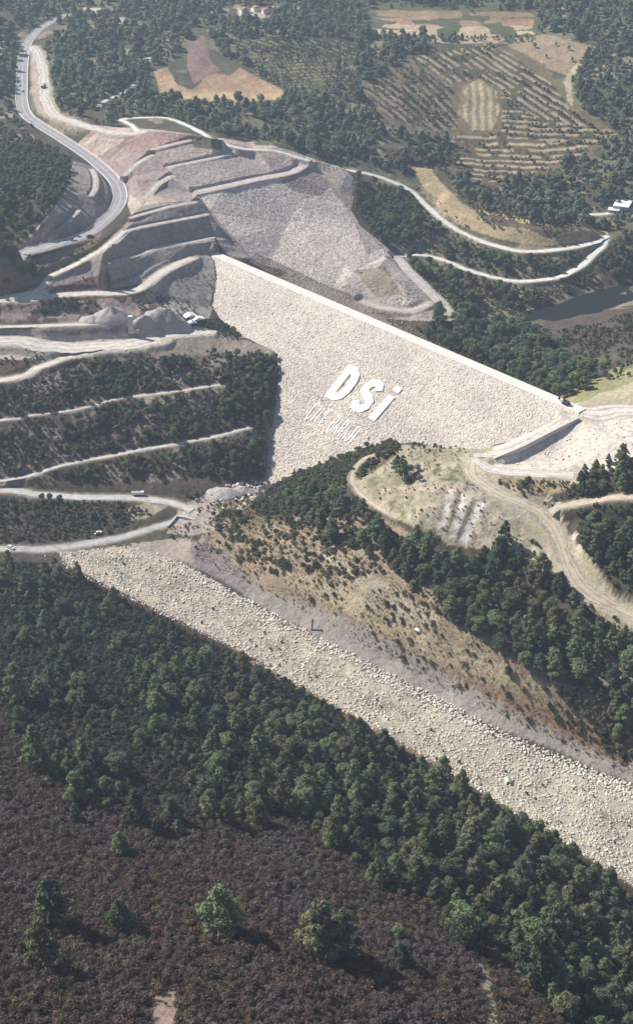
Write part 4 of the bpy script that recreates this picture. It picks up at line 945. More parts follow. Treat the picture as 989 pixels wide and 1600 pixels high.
# ------------------------------------------------------------------ plants: the largest 300 of each kind as objects, the rest as one mass
PC = {}
def stuff_cloud(name, P, protos_, mat_label, scl, rot, tilt=0.):
    c = bpy.data.collections.new(name + '_shapes')
    for i, (cr, tr) in enumerate(protos_):
        o = bpy.data.objects.new('shape', None) if False else None
        # crown and trunk of one shape in one mesh
        import bmesh
        bm = bmesh.new(); bm.from_mesh(cr); nf = len(bm.faces)
        if tr:
            bm.from_mesh(tr); bm.faces.ensure_lookup_table()
            for f in bm.faces[nf:]: f.material_index = 1
        me = bpy.data.meshes.new(name + '_shape'); bm.to_mesh(me); bm.free()
        for m in list(cr.materials) + (list(tr.materials) if tr else []): me.materials.append(m)
        o = bpy.data.objects.new('%s_shape_%d' % (name, i), me); c.objects.link(o)
    me = bpy.data.meshes.new(name); me.vertices.add(len(P)); me.vertices.foreach_set('co', np.asarray(P, np.float32).ravel())
    a = me.attributes.new('scl', 'FLOAT', 'POINT'); a.data.foreach_set('value', np.asarray(scl, np.float32))
    a = me.attributes.new('rot', 'FLOAT_VECTOR', 'POINT'); rv = np.zeros((len(P), 3), np.float32); rv[:, 2] = rot
    if tilt: rv[:, :2] = rng.uniform(-tilt, tilt, (len(P), 2))
    a.data.foreach_set('vector', rv.ravel()); me.update()
    o = link(name, me); ng = bpy.data.node_groups.new(name, 'GeometryNodeTree')
    ng.interface.new_socket('Geometry', in_out='INPUT', socket_type='NodeSocketGeometry'); ng.interface.new_socket('Geometry', in_out='OUTPUT', socket_type='NodeSocketGeometry')
    gi = ng.nodes.new('NodeGroupInput'); go = ng.nodes.new('NodeGroupOutput'); ip = ng.nodes.new('GeometryNodeInstanceOnPoints')
    ci = ng.nodes.new('GeometryNodeCollectionInfo'); ci.inputs[0].default_value = c; ci.inputs['Separate Children'].default_value = True; ci.inputs['Reset Children'].default_value = True
    a1 = ng.nodes.new('GeometryNodeInputNamedAttribute'); a1.data_type = 'FLOAT'; a1.inputs[0].default_value = 'scl'
    a2 = ng.nodes.new('GeometryNodeInputNamedAttribute'); a2.data_type = 'FLOAT_VECTOR'; a2.inputs[0].default_value = 'rot'
    rn = ng.nodes.new('FunctionNodeRandomValue'); rn.data_type = 'INT'; rn.inputs[4].default_value = 0; rn.inputs[5].default_value = len(protos_) - 1
    k = ng.links.new
    k(gi.outputs[0], ip.inputs['Points']); k(ci.outputs[0], ip.inputs['Instance']); ip.inputs['Pick Instance'].default_value = True
    k(rn.outputs[2], ip.inputs['Instance Index']); k(a1.outputs['Attribute'], ip.inputs['Scale']); k(a2.outputs['Attribute'], ip.inputs['Rotation']); k(ip.outputs[0], go.inputs[0])
    md = o.modifiers.new('scatter', 'NODES'); md.node_group = ng
    return tag(o, mat_label, kind='stuff')
def size_px(p):
    dep = p[2]*cP - (p[3] - CAMH)*sP; return FOC / dep * p[4]
def in_frame(p):
    X, Y = proj(p[1], p[2], p[3]); return -5 < X < 994 and 0 < Y < 1640
NAME = dict(pine='pine_tree', oak='broadleaf_tree', bush='bush', far='forest_tree', olive='olive_tree', dry='dry_bush', green='bush', pale='bush')
CAT = dict(pine='pine tree', oak='tree', bush='bush', far='tree', olive='olive tree', dry='dry bush', green='bush', pale='bush')
PARTS = dict(pine=('trunk', 'crown'), oak=('trunk', 'crown'), far=('trunk', 'crown'), olive=('trunk', 'crown'))
LAB = dict(
 fg=('{sz} dark green pine in the dense wood below the rock channel', 'pines of the foreground wood'),
 fg2=('{sz} dark leafy tree among the pines below the rock channel', 'leafy trees of the foreground wood'),
 band2=('{sz} leafy tree in the wooded band above the dry brown bank', 'leafy trees of the wooded band'),
 fgs=('{sz} grey green pine standing at the edge of the brown heath', 'pines at the heath edge'),
 band=('{sz} dark pine in the wooded band above the brown dry bank', 'pines of the wooded band'),
 right=('{sz} dark pine on the knoll right of the tan dirt road', 'pines right of the dirt road'),
 single=('{sz} pine standing alone on the bare tan knoll', 'lone pines on the knoll'),
 mid=('{sz} dark leafy tree on the steep slope left of the dam toe', 'trees on the slope left of the dam'),
 terr=('{sz} leafy tree on the terrace above the pale yard', 'trees on the left terraces'),
 west=('{sz} green leafy tree on the hillside inside the paved road curve', 'trees west of the paved curve'),
 valley=('{sz} leafy tree between the white hairpin track and the river', 'trees around the hairpin track'),
 valley2=('{sz} rounded dark tree just behind the right half of the crest', 'round trees behind the dam'),
 mauve=('{sz} tree on the mauve river bank behind the dam', 'trees on the mauve bank'),
 fieldtree=('{sz} dark tree standing in the bare tan field at the top', 'trees in the bare field'),
 orchard=('{sz} rounded olive tree in the striped orchard at the upper right', 'olive trees in the orchard rows'))
GENB = ('{sz} bush growing on the {w}', 'bushes on the {w}')
WHERE = dict(fgb='wooded slope below the rock channel', hb='brown heath at the bottom', bandb='wooded band beside the dry bank', ridge='ridge right of the dam toe', slope='dry brown bank above the rock channel',
 knoll='bare tan knoll', single='bare tan knoll', right='knoll right of the tan dirt road', spill='earth bank under the spillway wall', midb='slope left of the dam toe', terr='left terraces above the yard',
 toe='rubble at the dam toe', valleyb='slope around the hairpin track', valleyg='valley behind the mauve rock slope', mauve='mauve river bank', works='excavated ground behind the crest', chb='pale rocks of the channel')
groups = {}
for p in PLANTS:
    k = p[0]
    if k in ('heath', 'rock', 'stone', 'under', 'straw'): groups.setdefault(k, []).append(p); continue
    kk = {'green': 'bush', 'pale': 'bush'}.get(k, k); groups.setdefault(kk, []).append(p)
LIM = dict(pine=300, oak=300, bush=300, olive=300, dry=300, far=300)
def place_plant(p):
    k, x, y, z, s, zone = p; rz = random.uniform(0, 6.28)
    # cluster description: size class by true height
    sz = 'tall' if s > 1.12 else ('small' if s < .8 else 'medium')
    if k in ('bush', 'dry', 'green', 'pale'): sz = {'bush': 'dark green', 'dry': 'straw brown', 'green': 'fresh green', 'pale': 'silvery grey green'}[k]
    if k in ('bush', 'dry', 'green', 'pale'):
        w = WHERE.get(zone, 'hillside'); lab = GENB[0].format(sz=sz, w=w); grp = sz + ' ' + GENB[1].format(w=w)
    elif k == 'far': lab = '%s green tree of the far hillside wood near the top' % sz; grp = sz + ' trees of the far hillside wood'
    else:
        a, b = LAB.get(zone, ('{sz} tree on the hillside', 'trees on the hillside')); lab = a.format(sz=sz); grp = sz + ' ' + b
    X_, Y_ = proj(x, y, z)
    if zone in ('fg', 'fg2'):
        edge = 1085 + (X_ - 480) * .66 if X_ > 100 else 870
        low = 'beside the rock channel' if Y_ - edge < 75 else ('deep inside it' if Y_ - edge < 190 else 'towards the brown heath')
        side = 'left' if X_ < 330 else ('middle' if X_ < 660 else 'right')
        nm_ = 'pine' if k == 'pine' else 'leafy tree'
        lab = '%s %s in the %s third of the foreground wood, %s' % (sz, nm_, side, low); grp = '%s %ss, %s third of the foreground wood, %s' % (sz, nm_, side, low)
    elif zone in ('band', 'band2', 'valley', 'orchard', 'mid'):
        mid_ = dict(band=760, band2=760, valley=760, orchard=780, mid=200)[zone]; side = 'left' if X_ < mid_ else 'right'
        lab = lab + ', ' + side + ' half'; grp = grp + ', ' + side + ' half'
    if zone == 'single' and k == 'pine': lab, grp = SPECIAL.pop(0) if SPECIAL else (lab, grp)
    if zone == 'fgs': lab, grp = FGS.pop(0) if FGS else (lab, grp)
    t = empty(NAME[k], (x, y, z), rz, s); tag(t, lab, CAT[k], grp)
    i = random.choice((1, 3, 5)) if zone == 'fgs' else random.randrange(len(PROTO[k])); cr, tr = PROTO[k][i]; a, b = PARTS.get(k, ('stems', 'foliage'))
    zs = random.uniform(.88, 1.2)
    sq = .85 if zone == 'fgs' else 1.0
    link(a, tr, t, scale=(1, 1, zs)); link(b, cr, t, scale=(sq*random.uniform(.9, 1.12), sq*random.uniform(.9, 1.12), zs))
FGS = [(a, None) for a in ('large pine at the left edge where wood meets heath', 'rounded pine standing forward of the wood, casting a shadow on the heath', 'tiny young pine on the heath just left of the forward rounded pine',
  'tall narrow pine, upper of the pair on the lower left heath', 'pine, lower of the pair on the lower left heath', 'small pine on the heath between the left pair and the middle pine', 'lone medium pine standing in the lower middle of the heath',
  'biggest lone pine on the heath, left half of a broad double crown', 'pine making the right half of the broad double crown on the heath', 'small low pine just right of the broad double crown', 'rounded pine above a dark shadow at the lower right wood edge',
  'pine jutting from the wood into the heath near the picture middle', 'small pine on the heath left of the lower right wood', 'pine at the far left top edge of the brown heath', 'pine at the wood edge right of the forward rounded pine',
  'second wood edge pine right of the forward rounded pine', 'third wood edge pine right of the forward rounded pine', 'wood edge pine above the lone middle pine', 'tall pine at the left corner of the lower right wood', 'pine touching the lower edge of the rock channel', 'tall pine standing out in the middle of the left wood')]
SPECIAL = [(a, None) for a in ('narrow dark pine, front one of two on the bare tan knoll', 'narrow dark pine, rear one of two on the bare tan knoll', 'large pine at the foot of the pale landslip stripes', 'smaller pine just left of the large one under the landslip stripes',
  'pine at the right end of the spillway wall', 'pine below the right end of the spillway wall', 'small pine poking up from the ridge by the dam face', 'small pine nearest the dam toe on the ridge')]
for k, L_ in groups.items():
    if k in ('heath', 'rock', 'stone', 'under', 'straw'): continue
    force = [p for p in L_ if p[5] in ('single', 'fgs', 'fieldtree')]
    rest = [p for p in L_ if p[5] not in ('single', 'fgs', 'fieldtree')]
    vis = sorted([p for p in rest if in_frame(p)], key=lambda p: -size_px(p)); n = LIM[k] - len(force)
    for p in force + vis[:n]: place_plant(p)
    ids = set(id(p) for p in vis[:n]); rem = [p for p in rest if id(p) not in ids]
    for src in sorted(set(p[0] for p in rem)):
        q = [p for p in rem if p[0] == src]
        if not q: continue
        nm = dict(pine='pine_wood', oak='broadleaf_wood', bush='bushes', far='far_forest', olive='orchard_trees', dry='dry_scrub', green='green_bushes', pale='grey_bushes')[src]
        lb = dict(pine='dense mass of smaller pines on both sides of the rock channel', oak='mass of dark leafy trees on the valley sides', bush='mass of green bushes filling the woods and slopes', far='blue green forest covering the far hills',
                  olive='small olive trees of the far orchard rows', dry='straw brown scrub on the dry bank', green='fresh green bushes in the valley', pale='grey green bushes')[src]
        stuff_cloud(nm, [(p[1], p[2], p[3]) for p in q], PROTO[src], lb, [p[4] for p in q], rng.uniform(0, 6.28, len(q)))
q = groups['heath']; stuff_cloud('heath', [(p[1], p[2], p[3]) for p in q], PROTO['heath'], 'low brown and purple heath covering the near slope', [p[4] for p in q], rng.uniform(0, 6.28, len(q)), .2)
q = groups['rock']; stuff_cloud('channel_rocks', [(p[1], p[2], p[3] + .1*p[4]) for p in q], PROTO['rock'], 'pale loose boulders lining the long channel', [p[4] for p in q], rng.uniform(0, 6.28, len(q)), .6)
for k_, n_, l_ in (('under', 'undergrowth', 'dark dense undergrowth between the foreground pines'), ('straw', 'dry_grass', 'tufts of straw coloured grass on the dry bank')):
    q = groups[k_]; stuff_cloud(n_, [(p[1], p[2], p[3]) for p in q], PROTO[k_], l_, [p[4] for p in q], rng.uniform(0, 6.28, len(q)), .15)
q = groups['stone']; stuff_cloud('slope_stones', [(p[1], p[2], p[3] + .05*p[4]) for p in q], PROTO['stone'], 'mauve stones covering the excavated slopes behind the dam', [p[4] for p in q], rng.uniform(0, 6.28, len(q)), .6)
print('PLANTS', {k: len(v) for k, v in groups.items()})

# ------------------------------------------------------------------ letters laid on the dam face
STROKES = {
 'D': [[(.0,0),(.0,1),(.45,1),(.85,.88),(1,.68),(1,.32),(.85,.12),(.45,0),(0,0)]],
 'S': [[(1,.80),(.8,.97),(.5,1),(.2,.97),(0,.80),(.03,.62),(.3,.53),(.7,.46),(.97,.36),(1,.18),(.8,.03),(.5,0),(.2,.03),(0,.2)]],
 'i': [[(.5,-.02),(.5,.72)],[(.5,.84),(.5,1.0)]],
 'I': [[(.5,0),(.5,1)]], 'N': [[(0,0),(0,1),(1,0),(1,1)]], 'E': [[(1,1),(0,1),(0,0),(1,0)],[(0,.5),(.8,.5)]],
 'B': [[(0,0),(0,1),(.8,1),(1,.85),(1,.65),(.8,.52),(0,.52)],[(.8,.52),(1,.38),(1,.15),(.8,0),(0,0)]],
 'A': [[(0,0),(.5,1),(1,0)],[(.2,.36),(.8,.36)]], 'R': [[(0,0),(0,1),(.8,1),(1,.85),(1,.65),(.8,.5),(0,.5)],[(.55,.5),(1,0)]],
 'J': [[(1,1),(1,.2),(.75,0),(.25,0),(0,.2)]], 'C': [[(1,.82),(.75,1),(.25,1),(0,.8),(0,.2),(.25,0),(.75,0),(1,.18)],[(.5,0),(.5,-.16)]]}
FNn = Vector((DN[0]/SD, DN[1]/SD, 1)).normalized()
def letter(ch, O, Rr, U, wd_, mat, h=.4, lift=.5):
    o = Vector(dam(*O)); r = Vector(dam(O[0]+Rr[0], O[1]+Rr[1])) - o; u = Vector(dam(O[0]+U[0], O[1]+U[1])) - o
    m = MB(); e = 0
    rl, ul = r.length, u.length
    for st in STROKES[ch]:
        P = [o + r*a + u*b for a, b in st]; W_ = wd_
        L_, R2 = [], []
        closed = (P[0] - P[-1]).length < .01
        n = len(P)
        for i, p in enumerate(P):
            a = P[i-1] if (i > 0) else (P[-2] if closed else None); b = P[i+1] if i < n-1 else (P[1] if closed else None)
            d1 = (p - a).normalized() if a is not None else None; d2 = (b - p).normalized() if b is not None else None
            d1 = d1 or d2; d2 = d2 or d1; n1 = FNn.cross(d1); n2 = FNn.cross(d2); mm = (n1 + n2)
            if mm.length < .1: mm = n1
            mm.normalize(); q = W_/2 / max(.55, mm.dot(n1)); L_.append(p + mm*q); R2.append(p - mm*q)
        off = FNn * lift; top = FNn * (lift + h)
        V = []
        for a, b in zip(L_, R2): V += [a - FNn*.6, b - FNn*.6, b + top, a + top]
        F = []
        for i in range(n-1):
            k = i*4; F += [(k+3, k+2, k+6, k+7), (k+2, k+1, k+5, k+6), (k, k+3, k+7, k+4), (k+1, k, k+4, k+5)]
        F += [(0, 1, 2, 3), (n*4-1, n*4-2, n*4-3, n*4-4)]
        m.add([v - dl for v in V], F)
    return m.build('letter', mat, dam_o)
letter('D', (516,617), (15,8), (31,-40), 6.2, M['white'])
letter('S', (551,634), (16,8.5), (31,-38), 5.8, M['white'])
letter('i', (577,653), (9,5), (43,-50), 6.0, M['white'])
TX = 'CINE BARAJI'
for i, ch in enumerate(TX):
    if ch != ' ': letter(ch, (478 + 6.6*i, 652 + 4.0*i), (4.3 if ch != 'I' else 3, 2.6), (19,-23), .8, M['white'], .12, .44)

# ------------------------------------------------------------------ river pool
wm, wt, wb = new_mat('river_water'); wb.inputs['Base Color'].default_value = (.022, .028, .03, 1); wb.inputs['Roughness'].default_value = .4; wb.inputs['Specular IOR Level'].default_value = .03; wb.inputs['IOR'].default_value = 1.33
wg = N(wt, 'ShaderNodeNewGeometry'); wn = noise(wt, .5, 3, .5, wg.outputs['Position']); wbp = N(wt, 'ShaderNodeBump'); wbp.inputs['Distance'].default_value = .06
wt.links.new(wn.outputs[0], wbp.inputs['Height']); wt.links.new(wbp.outputs[0], wb.inputs['Normal'])
pw = [W(x, y, WL) for x, y in ((735,512),(800,492),(860,470),(920,452),(989,430),(1300,385),(1300,450),(989,490),(920,505),(840,515))]
me = bpy.data.meshes.new('river'); me.from_pydata(pw, [], [tuple(range(len(pw)))]); me.materials.append(wm); me.update()
tag(link('river', me), 'dark slow river pool between wooded banks behind the dam', kind='structure')

# ------------------------------------------------------------------ walls and small structures
def wall(name, pix, tops, hs, thick, mat, label, cat, part='wall_panel', capm=None):
    P = [Vector(W(x, y, z)) for (x, y), z in zip(pix, tops)]; o = empty(name, P[0]); m = MB(); c = MB(); n = len(P); V = []; VC = []
    for i, p in enumerate(P):
        d = (P[min(i+1, n-1)] - P[max(i-1, 0)]); d.z = 0; d.normalize(); q = Vector((d.y, -d.x, 0)) * thick/2; p = p - P[0]
        V += [p - q - Vector((0, 0, hs[i])), p + q - Vector((0, 0, hs[i])), p + q, p - q]
        VC += [p - q*1.5, p + q*1.5, p + q*1.5 + Vector((0, 0, .35)), p - q*1.5 + Vector((0, 0, .35))]
    F = []
    for i in range(n-1):
        k = i*4; F += [(k, k+1, k+5, k+4), (k+1, k+2, k+6, k+5), (k+2, k+3, k+7, k+6), (k+3, k, k+4, k+7)]
    F += [(3, 2, 1, 0), (n*4-4, n*4-3, n*4-2, n*4-1)]
    m.add(V, F).build(part, mat, o); c.add(VC, F).build('coping', capm or M['concrete_pale'], o); return tag(o, label, cat)
wall('spillway_wall', [(771,716),(785,710),(800,704),(820,695),(845,682),(870,669),(890,659),(904,652)], [65.5,67.6,69.6,72,75,78,80,80.8], [1.5,4,6,6.5,6,5,4,2.5], 1.2, M['concrete'], 'long dark concrete retaining wall of the spillway beside the dam end', 'retaining wall')
wall('culvert_wall', [(262,822),(270,814),(276,806)], [4,4.4,4.8], [4,4,4], .8, M['concrete'], 'short dark concrete wall beside the track junction at the dam toe', 'wall')
wall('culvert_wall', [(276,806),(290,808),(304,812)], [4.5,4.8,5], [4,4,4], .8, M['concrete'], 'low concrete edge wall running right from the toe track junction', 'wall')
def shed(px, py, w, d, h, rz, label, roofm, wallm, cat='shed', pitched=True):
    x, y, z = hit(px, py); o = empty('shed', (x, y, z - .4), rz); m = MB(); m.box((0, 0, h/2), (w, d, h)); m.build('wall', wallm, o)
    r = MB()
    if pitched: r.prism([(-w/2-.4, h+.003), (w/2+.4, h+.003), (w/2+.4, h+.2), (0, h + w*.22), (-w/2-.4, h+.2)], -d/2-.4, d/2+.4)
    else: r.box((0, 0, h+.15), (w+.8, d+.8, .25))
    r.build('roof', roofm, o); q = MB(); q.box((w*.2, -d/2-.02, 1.1), (1.2, .08, 2.1)); q.build('door', M['dark_paint'], o)
    for s in (-.3, -.05):
        q = MB(); q.box((w*s, -d/2-.02, h*.6), (.9, .08, .8)); q.build('window', M['dark_glass'], o)
    return tag(o, label, cat)
M['dark_paint'] = simple('dark_paint', (.05, .05, .055), .5); M['dark_glass'] = simple('dark_glass', (.03, .035, .04), .15)
M['yellow'] = simple('machine_yellow', (.55, .34, .06), .5); M['red_tile'] = simple('red_tiles', (.36, .17, .12), .85); M['tyre'] = simple('tyre_rubber', (.03, .03, .03), .9); M['steel'] = simple('galvanised_steel', (.55, .56, .57), .45, .05, 1, .6)
M['darkbody'] = simple('dark_car_paint', (.04, .045, .06), .3); M['whitebody'] = simple('white_car_paint', (.78, .78, .78), .35); M['tarp'] = simple('green_tarp', (.42, .62, .42), .8)
shed(297, 498, 9, 6, 3, .5, 'low dark shed with pale roof left of the bushes by the dam face', M['white_worn'], M['dark_paint'])
shed(309, 503, 10, 5, 2.8, .5, 'long pale roofed shed right behind the bushes by the dam face', M['white'], M['dark_paint'])
shed(300, 508, 7, 4, 2.5, .4, 'small shed in front of the two larger sheds by the stone heaps', M['steel'], M['dark_paint'])
shed(972, 322, 14, 22, 3.5, -.4, 'wide pale flat roofed shed at the right edge above the hairpin', M['white'], M['concrete_pale'], 'shed', False)
shed(958, 331, 10, 8, 3, -.3, 'smaller pale shed left of the wide one above the hairpin', M['white_worn'], M['concrete_pale'], 'shed', False)
for px, py, w, lab in ((383,20,11,'left red roofed house of the three at the top edge'), (401,17,9,'middle red roofed house of the three at the top edge'), (416,21,9,'right red roofed house of the three at the top edge')):
    o = shed(px, py, w, 8, 4.5, .3, lab, M['red_tile'], M['white'], 'house'); o.name = 'house'
# crusher pillar
x, y, z = hit(206, 519); o = empty('concrete_pillar', (x, y, z - .5)); m = MB(); m.box((0, 0, 6.5), (4.2, 3.4, 13), taper=(.62, .7)); m.build('shaft', M['concrete_pale'], o)
m = MB(); m.box((0, 0, 13.3), (3.4, 3.0, .6)); m.build('cap', M['white_worn'], o); m = MB(); m.box((3.5, .6, 1.2), (4, 3, 2.6)); m.build('base_block', M['concrete'], o)
tag(o, 'tall pale concrete pillar standing between the heaps of crushed stone', 'pillar')
def heap(px, py, rx, ry, h, label, seed):
    x, y, z = hit(px, py); n = 40; a = np.linspace(0, 2*np.pi, n, endpoint=False); V = []; F = []
    rs = np.linspace(0, 1, 12)
    for i, r in enumerate(rs):
        q = 1 + .14*fbm(np.cos(a)*3 + seed*9, np.sin(a)*3, 1.2, 3, seed)
        X = np.cos(a)*rx*r*q; Y = np.sin(a)*ry*r*q; zz = h*(1 - r)**.85 * (1 + .18*fbm(X + seed*20, Y, 3, 3, seed)) - (.8 if i == 11 else 0)
        g = zat(x + X, y + Y) - z; V.append(np.stack([X, Y, zz*np.ones(n) + g], 1))
    V = np.concatenate(V); F = [(i*n+k, (i+1)*n+k, (i+1)*n+(k+1) % n, i*n+(k+1) % n) for i in range(11) for k in range(n)]
    tag(link('stone_heap', np_mesh('stone_heap', V, F, [M['gravel']], True), None, (x, y, z)), label, 'heap')
heap(176, 500, 18, 9, 11, 'pale grey stone heap left of the concrete pillar', 1)
heap(148, 502, 12, 6, 5, 'low pale stone heap at the left end of the row', 2)
heap(262, 506, 19, 10, 13, 'largest grey stone heap right of the concrete pillar', 3)
heap(232, 514, 12, 7, 8, 'stone heap between the pillar and the largest heap', 4)
heap(352, 775, 14, 8, 6, 'whitish rubble heap at the foot of the dam', 5)
heap(385, 770, 10, 6, 5, 'smaller whitish rubble heap right of the other at the dam foot', 6)

# ------------------------------------------------------------------ vehicles
def wheel_set(o, xs, y, r, w):
    for sx in xs:
        for sy in (-1, 1):
            m = MB(); m.tube([(sx, sy*y - w/2, r), (sx, sy*y + w/2, r)], r, 12); wv = m.build('wheel', M['tyre'], o)
            m = MB(); m.tube([(sx, sy*y - w/2 - .02, r), (sx, sy*y + w/2 + .02, r)], r*.5, 8); m.build('rim', M['steel'], wv)
def car(px, py, rz, mat, label, s=1., kind='car', dz=.2):
    x, y, z = hit(px, py); o = empty('parked_car' if kind == 'car' else kind, (x, y, z + dz), rz, s)
    if kind in ('car',):
        m = MB(); m.prism([(-2.2, .35), (2.2, .35), (2.25, .75), (1.9, .95), (.9, 1.0), (-2.1, 1.02), (-2.25, .8)], -.88, .88); m.build('body', mat, o)
        m = MB(); m.box((-.25, 0, 1.22), (2.5, 1.6, .5), taper=(.7, .86)); m.build('window', M['dark_glass'], o)
        m = MB(); m.box((-.25, 0, 1.49), (1.7, 1.35, .06)); m.build('roof', mat, o)
        for sy in (-.6, .6):
            m = MB(); m.box((2.24, sy, .72), (.06, .35, .16)); m.build('headlight', M['white'], o)
        wheel_set(o, (-1.35, 1.4), .8, .33, .22)
    else:
        m = MB(); m.box((2.9, 0, 1.75), (2.0, 2.3, 2.2), taper=(.85, .95)); cb = m.build('cab', mat, o)
        m = MB(); m.box((3.82, 0, 2.2), (.12, 2.0, .8)); m.build('windscreen', M['dark_glass'], cb)
        m = MB(); m.box((-.3, 0, .85), (8.0, 1.1, .35)); m.build('chassis', M['dark_paint'], o)
        m = MB(); m.prism([(-4.3, 1.1), (1.6, 1.1), (1.75, 2.7), (-4.6, 2.6)], -1.2, 1.2); m.build('dump_body', mat if kind != 'truck' else mat, o)
        m = MB(); m.box((-1.4, 0, 2.66), (5.7, 2.1, .1)); m.build('load', M['gravel'], o)
        wheel_set(o, (-3.2, -1.9, 2.8), 1.0, .52, .4)
    return tag(o, label, 'car' if kind == 'car' else 'truck')
def excavator(px, py, rz, mat, label, s=1., dz=.1, reach=1.):
    x, y, z = hit(px, py) if not isinstance(px, tuple) else px; o = empty('excavator', (x, y, z + dz), rz, s)
    for sy in (-1.2, 1.2):
        m = MB(); m.prism([(-2.2, .2), (-1.8, 0), (1.8, 0), (2.2, .2), (2.3, .6), (1.9, .95), (-1.9, .95), (-2.3, .6)], sy-.3, sy+.3); m.build('track', M['tyre'], o)
    m = MB(); m.box((0, 0, .75), (1.6, 1.9, .5)); m.tube([(0, 0, .9), (0, 0, 1.15)], .8, 12); m.build('undercarriage', M['dark_paint'], o)
    m = MB(); m.box((-.6, 0, 1.75), (3.4, 2.6, 1.15), taper=(.94, .94)); m.box((-2.1, 0, 1.75), (.7, 2.5, 1.3)); m.build('house', mat, o)
    m = MB(); m.box((.75, .75, 2.3), (1.5, 1.0, 1.6), taper=(.85, .9)); m.build('cab', M['dark_glass'], o)
    m = MB(); m.tube([(1.0, -.3, 1.9), (2.6, -.3, 4.9), (5.2*reach, -.3, 5.6)], [.32, .36, .24], 5); m.build('boom', mat, o)
    m = MB(); m.tube([(5.0*reach, -.3, 6.0), (6.2*reach, -.3, 2.2)], [.28, .2], 5); m.build('stick', mat, o)
    m = MB(); m.prism([(6.0*reach, 2.3), (6.6*reach, 1.6), (6.1*reach, .7), (5.2*reach, .9), (5.5*reach, 1.7)], -.85, .25); m.build('bucket', M['dark_paint'], o)
    return tag(o, label, 'excavator')
car(217, 774, .05, M['whitebody'], 'white truck driving on the pale road left of the dam toe', 1.0, 'truck')
car(154, 834, .5, M['whitebody'], 'white car parked in shade beside the stream track', 1.2)
car(18, 857, -.6, M['whitebody'], 'white car on the grey track at the far left above the wood', 1.25)
car(31, 134, -1.6, M['whitebody'], 'white car, upper of two on the paved road', 1.1); car(36, 143, 1.5, M['whitebody'], 'white car, lower of two on the paved road', 1.1)
car(69, 137, 1.35, M['darkbody'], 'dark lorry on the pale dirt lane beside the paved road', 1.0, 'truck')
car(141, 371, .6, M['darkbody'], 'black car on the lower stretch of the curved paved road', 1.3)
excavator(296, 777, 2.6, M['dark_paint'], 'dark excavator left of the rubble at the dam toe', .85)
excavator(307, 773, .4, M['darkbody'], 'second dark excavator reaching into the rubble at the dam toe', .8)
pe = A3 + DC * (DLEN - 5) + DN * 5; excavator((pe[0], pe[1], 80.1), 0, 2.2, M['dark_paint'], 'dark excavator with raised arm at the right end of the crest', 1.05)
# ------------------------------------------------------------------ small lone things
x, y, z = hit(487, 985); o = empty('drain_pipe', (x, y, z)); m = MB(); m.tube([(0, 0, -.5), (.7, 1.2, 6.5)], .45, 10); m.build('pipe', M['dark_paint'], o)
m = MB(); m.tube([(.66, 1.13, 6.2), (.75, 1.3, 6.9)], .62, 10); m.build('collar', M['tyre'], o); tag(o, 'thin dark pipe leaning on the grey bank above the rock channel', 'pipe')
x, y, z = hit(793, 1222); o = empty('tent', (x, y, z)); m = MB(); m.prism([(-2.4, 0), (2.4, 0), (1.9, 1.5), (0, 2.8), (-1.9, 1.5)], -2.6, 2.6); m.build('canopy', M['tarp'], o)
m = MB(); m.box((0, -2.63, .9), (1.1, .05, 1.8)); m.build('opening', M['dark_paint'], o); o.location.z += .4; o.scale = (.75,)*3; tag(o, 'light green tent at the wood edge beside the rock channel', 'tent')
import bmesh
for i, (px, py, s, lab) in enumerate(((652,986,4.5,'pale lone boulder high on the dry brown bank'),(925,812,5,'white boulder beside the fork of the tan dirt road'),(915,755,3.5,'white boulder below the right end of the spillway wall'),(372,758,5,'large white boulder at the dam foot'),(575,684,2.5,'dark boulder on the lower dam face near the small letters'))):
    me = rock_mesh(50 + i, 2); me.materials.clear(); me.materials.append(M['white_worn'] if 'dark' not in lab else M['concrete']); p = hit(px, py)
    if 'dam face' in lab: p = dam(px, py)
    tag(link('boulder', me, None, (p[0], p[1], p[2] + s*.15), random.random()*6, (s, s*.8, s*.7)), lab, 'boulder')
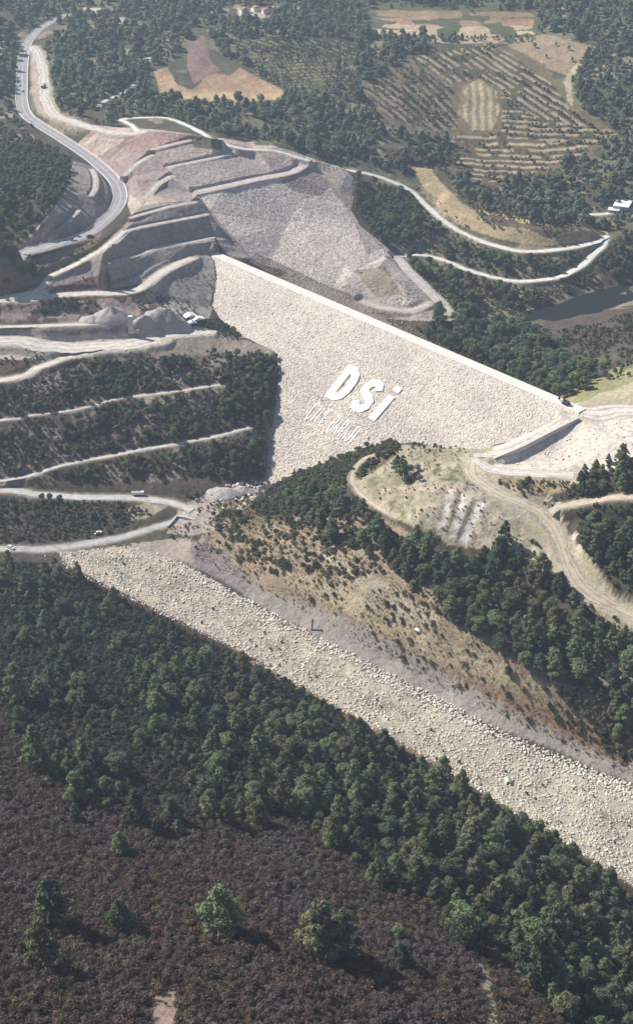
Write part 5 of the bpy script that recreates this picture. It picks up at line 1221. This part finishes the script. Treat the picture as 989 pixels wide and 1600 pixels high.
# crash barrier on the outer side of the paved road
l = main[1]; d = np.gradient(l[:, :2], axis=0); d /= np.linalg.norm(d, axis=1)[:, None]; nn = np.stack([-d[:, 1], d[:, 0]], 1)
sg = -1 if (nn[10, 0] > 0) else 1
for side, lab in ((sg, 'white crash barrier along the outer left edge of the paved road'), (-sg, 'white crash barrier along the right edge of the paved road')):
    P = [(l[i, 0] + nn[i, 0]*side*5.8, l[i, 1] + nn[i, 1]*side*5.8, l[i, 2]) for i in range(4, len(l)-30, 2)]; o = empty('crash_barrier', P[0]); b = MB(); ps = MB()
    q = [(p[0]-P[0][0], p[1]-P[0][1], p[2]-P[0][2] + .75) for p in P]; b.tube(q, .28, 4); b.build('rail', M['white'], o)
    for p in q[::2]: ps.box((p[0], p[1], p[2] - .4), (.15, .15, .9))
    ps.build('posts', M['steel'], o); tag(o, lab, 'crash barrier')
# cypresses by the far fields
for i, (px, py, s, lab) in enumerate(((528,58,1.7,'tall dark cypress, upper of two left of the striped fields'),(529,112,2.0,'tall dark cypress, lower of two left of the striped fields'),(547,130,1.3,'shorter dark cypress right of the lower tall one'))):
    x, y, z = hit(px, py); o = empty('cypress_tree', (x, y, z), 0, s); cr, tr = PROTO['far'][1]; link('trunk', tr, o); link('crown', cr, o, scale=(.55, .55, 1.5)); tag(o, lab, 'cypress')

# ------------------------------------------------------------------ the air between: pale summer haze
hz = bpy.data.meshes.new('haze'); xa, xb, ya, yb, za, zb = GX[0]-20, GX[-1]+20, GY[0]-20, GY[-1]+20, -60, 520
hz.from_pydata([(xa,ya,za),(xb,ya,za),(xb,yb,za),(xa,yb,za),(xa,ya,zb),(xb,ya,zb),(xb,yb,zb),(xa,yb,zb)], [], [(0,3,2,1),(4,5,6,7),(0,1,5,4),(1,2,6,5),(2,3,7,6),(3,0,4,7)])
hm = bpy.data.materials.new('haze'); hm.use_nodes = True; ht = hm.node_tree; ht.nodes.clear(); ho = ht.nodes.new('ShaderNodeOutputMaterial'); hv = ht.nodes.new('ShaderNodeVolumePrincipled')
hv.inputs['Color'].default_value = (.68, .80, 1.0, 1); hv.inputs['Density'].default_value = .00014; hv.inputs['Anisotropy'].default_value = .2
ht.links.new(hv.outputs[0], ho.inputs['Volume']); hz.materials.append(hm); tag(link('haze', hz), 'thin bluish haze filling the valley air', kind='stuff')
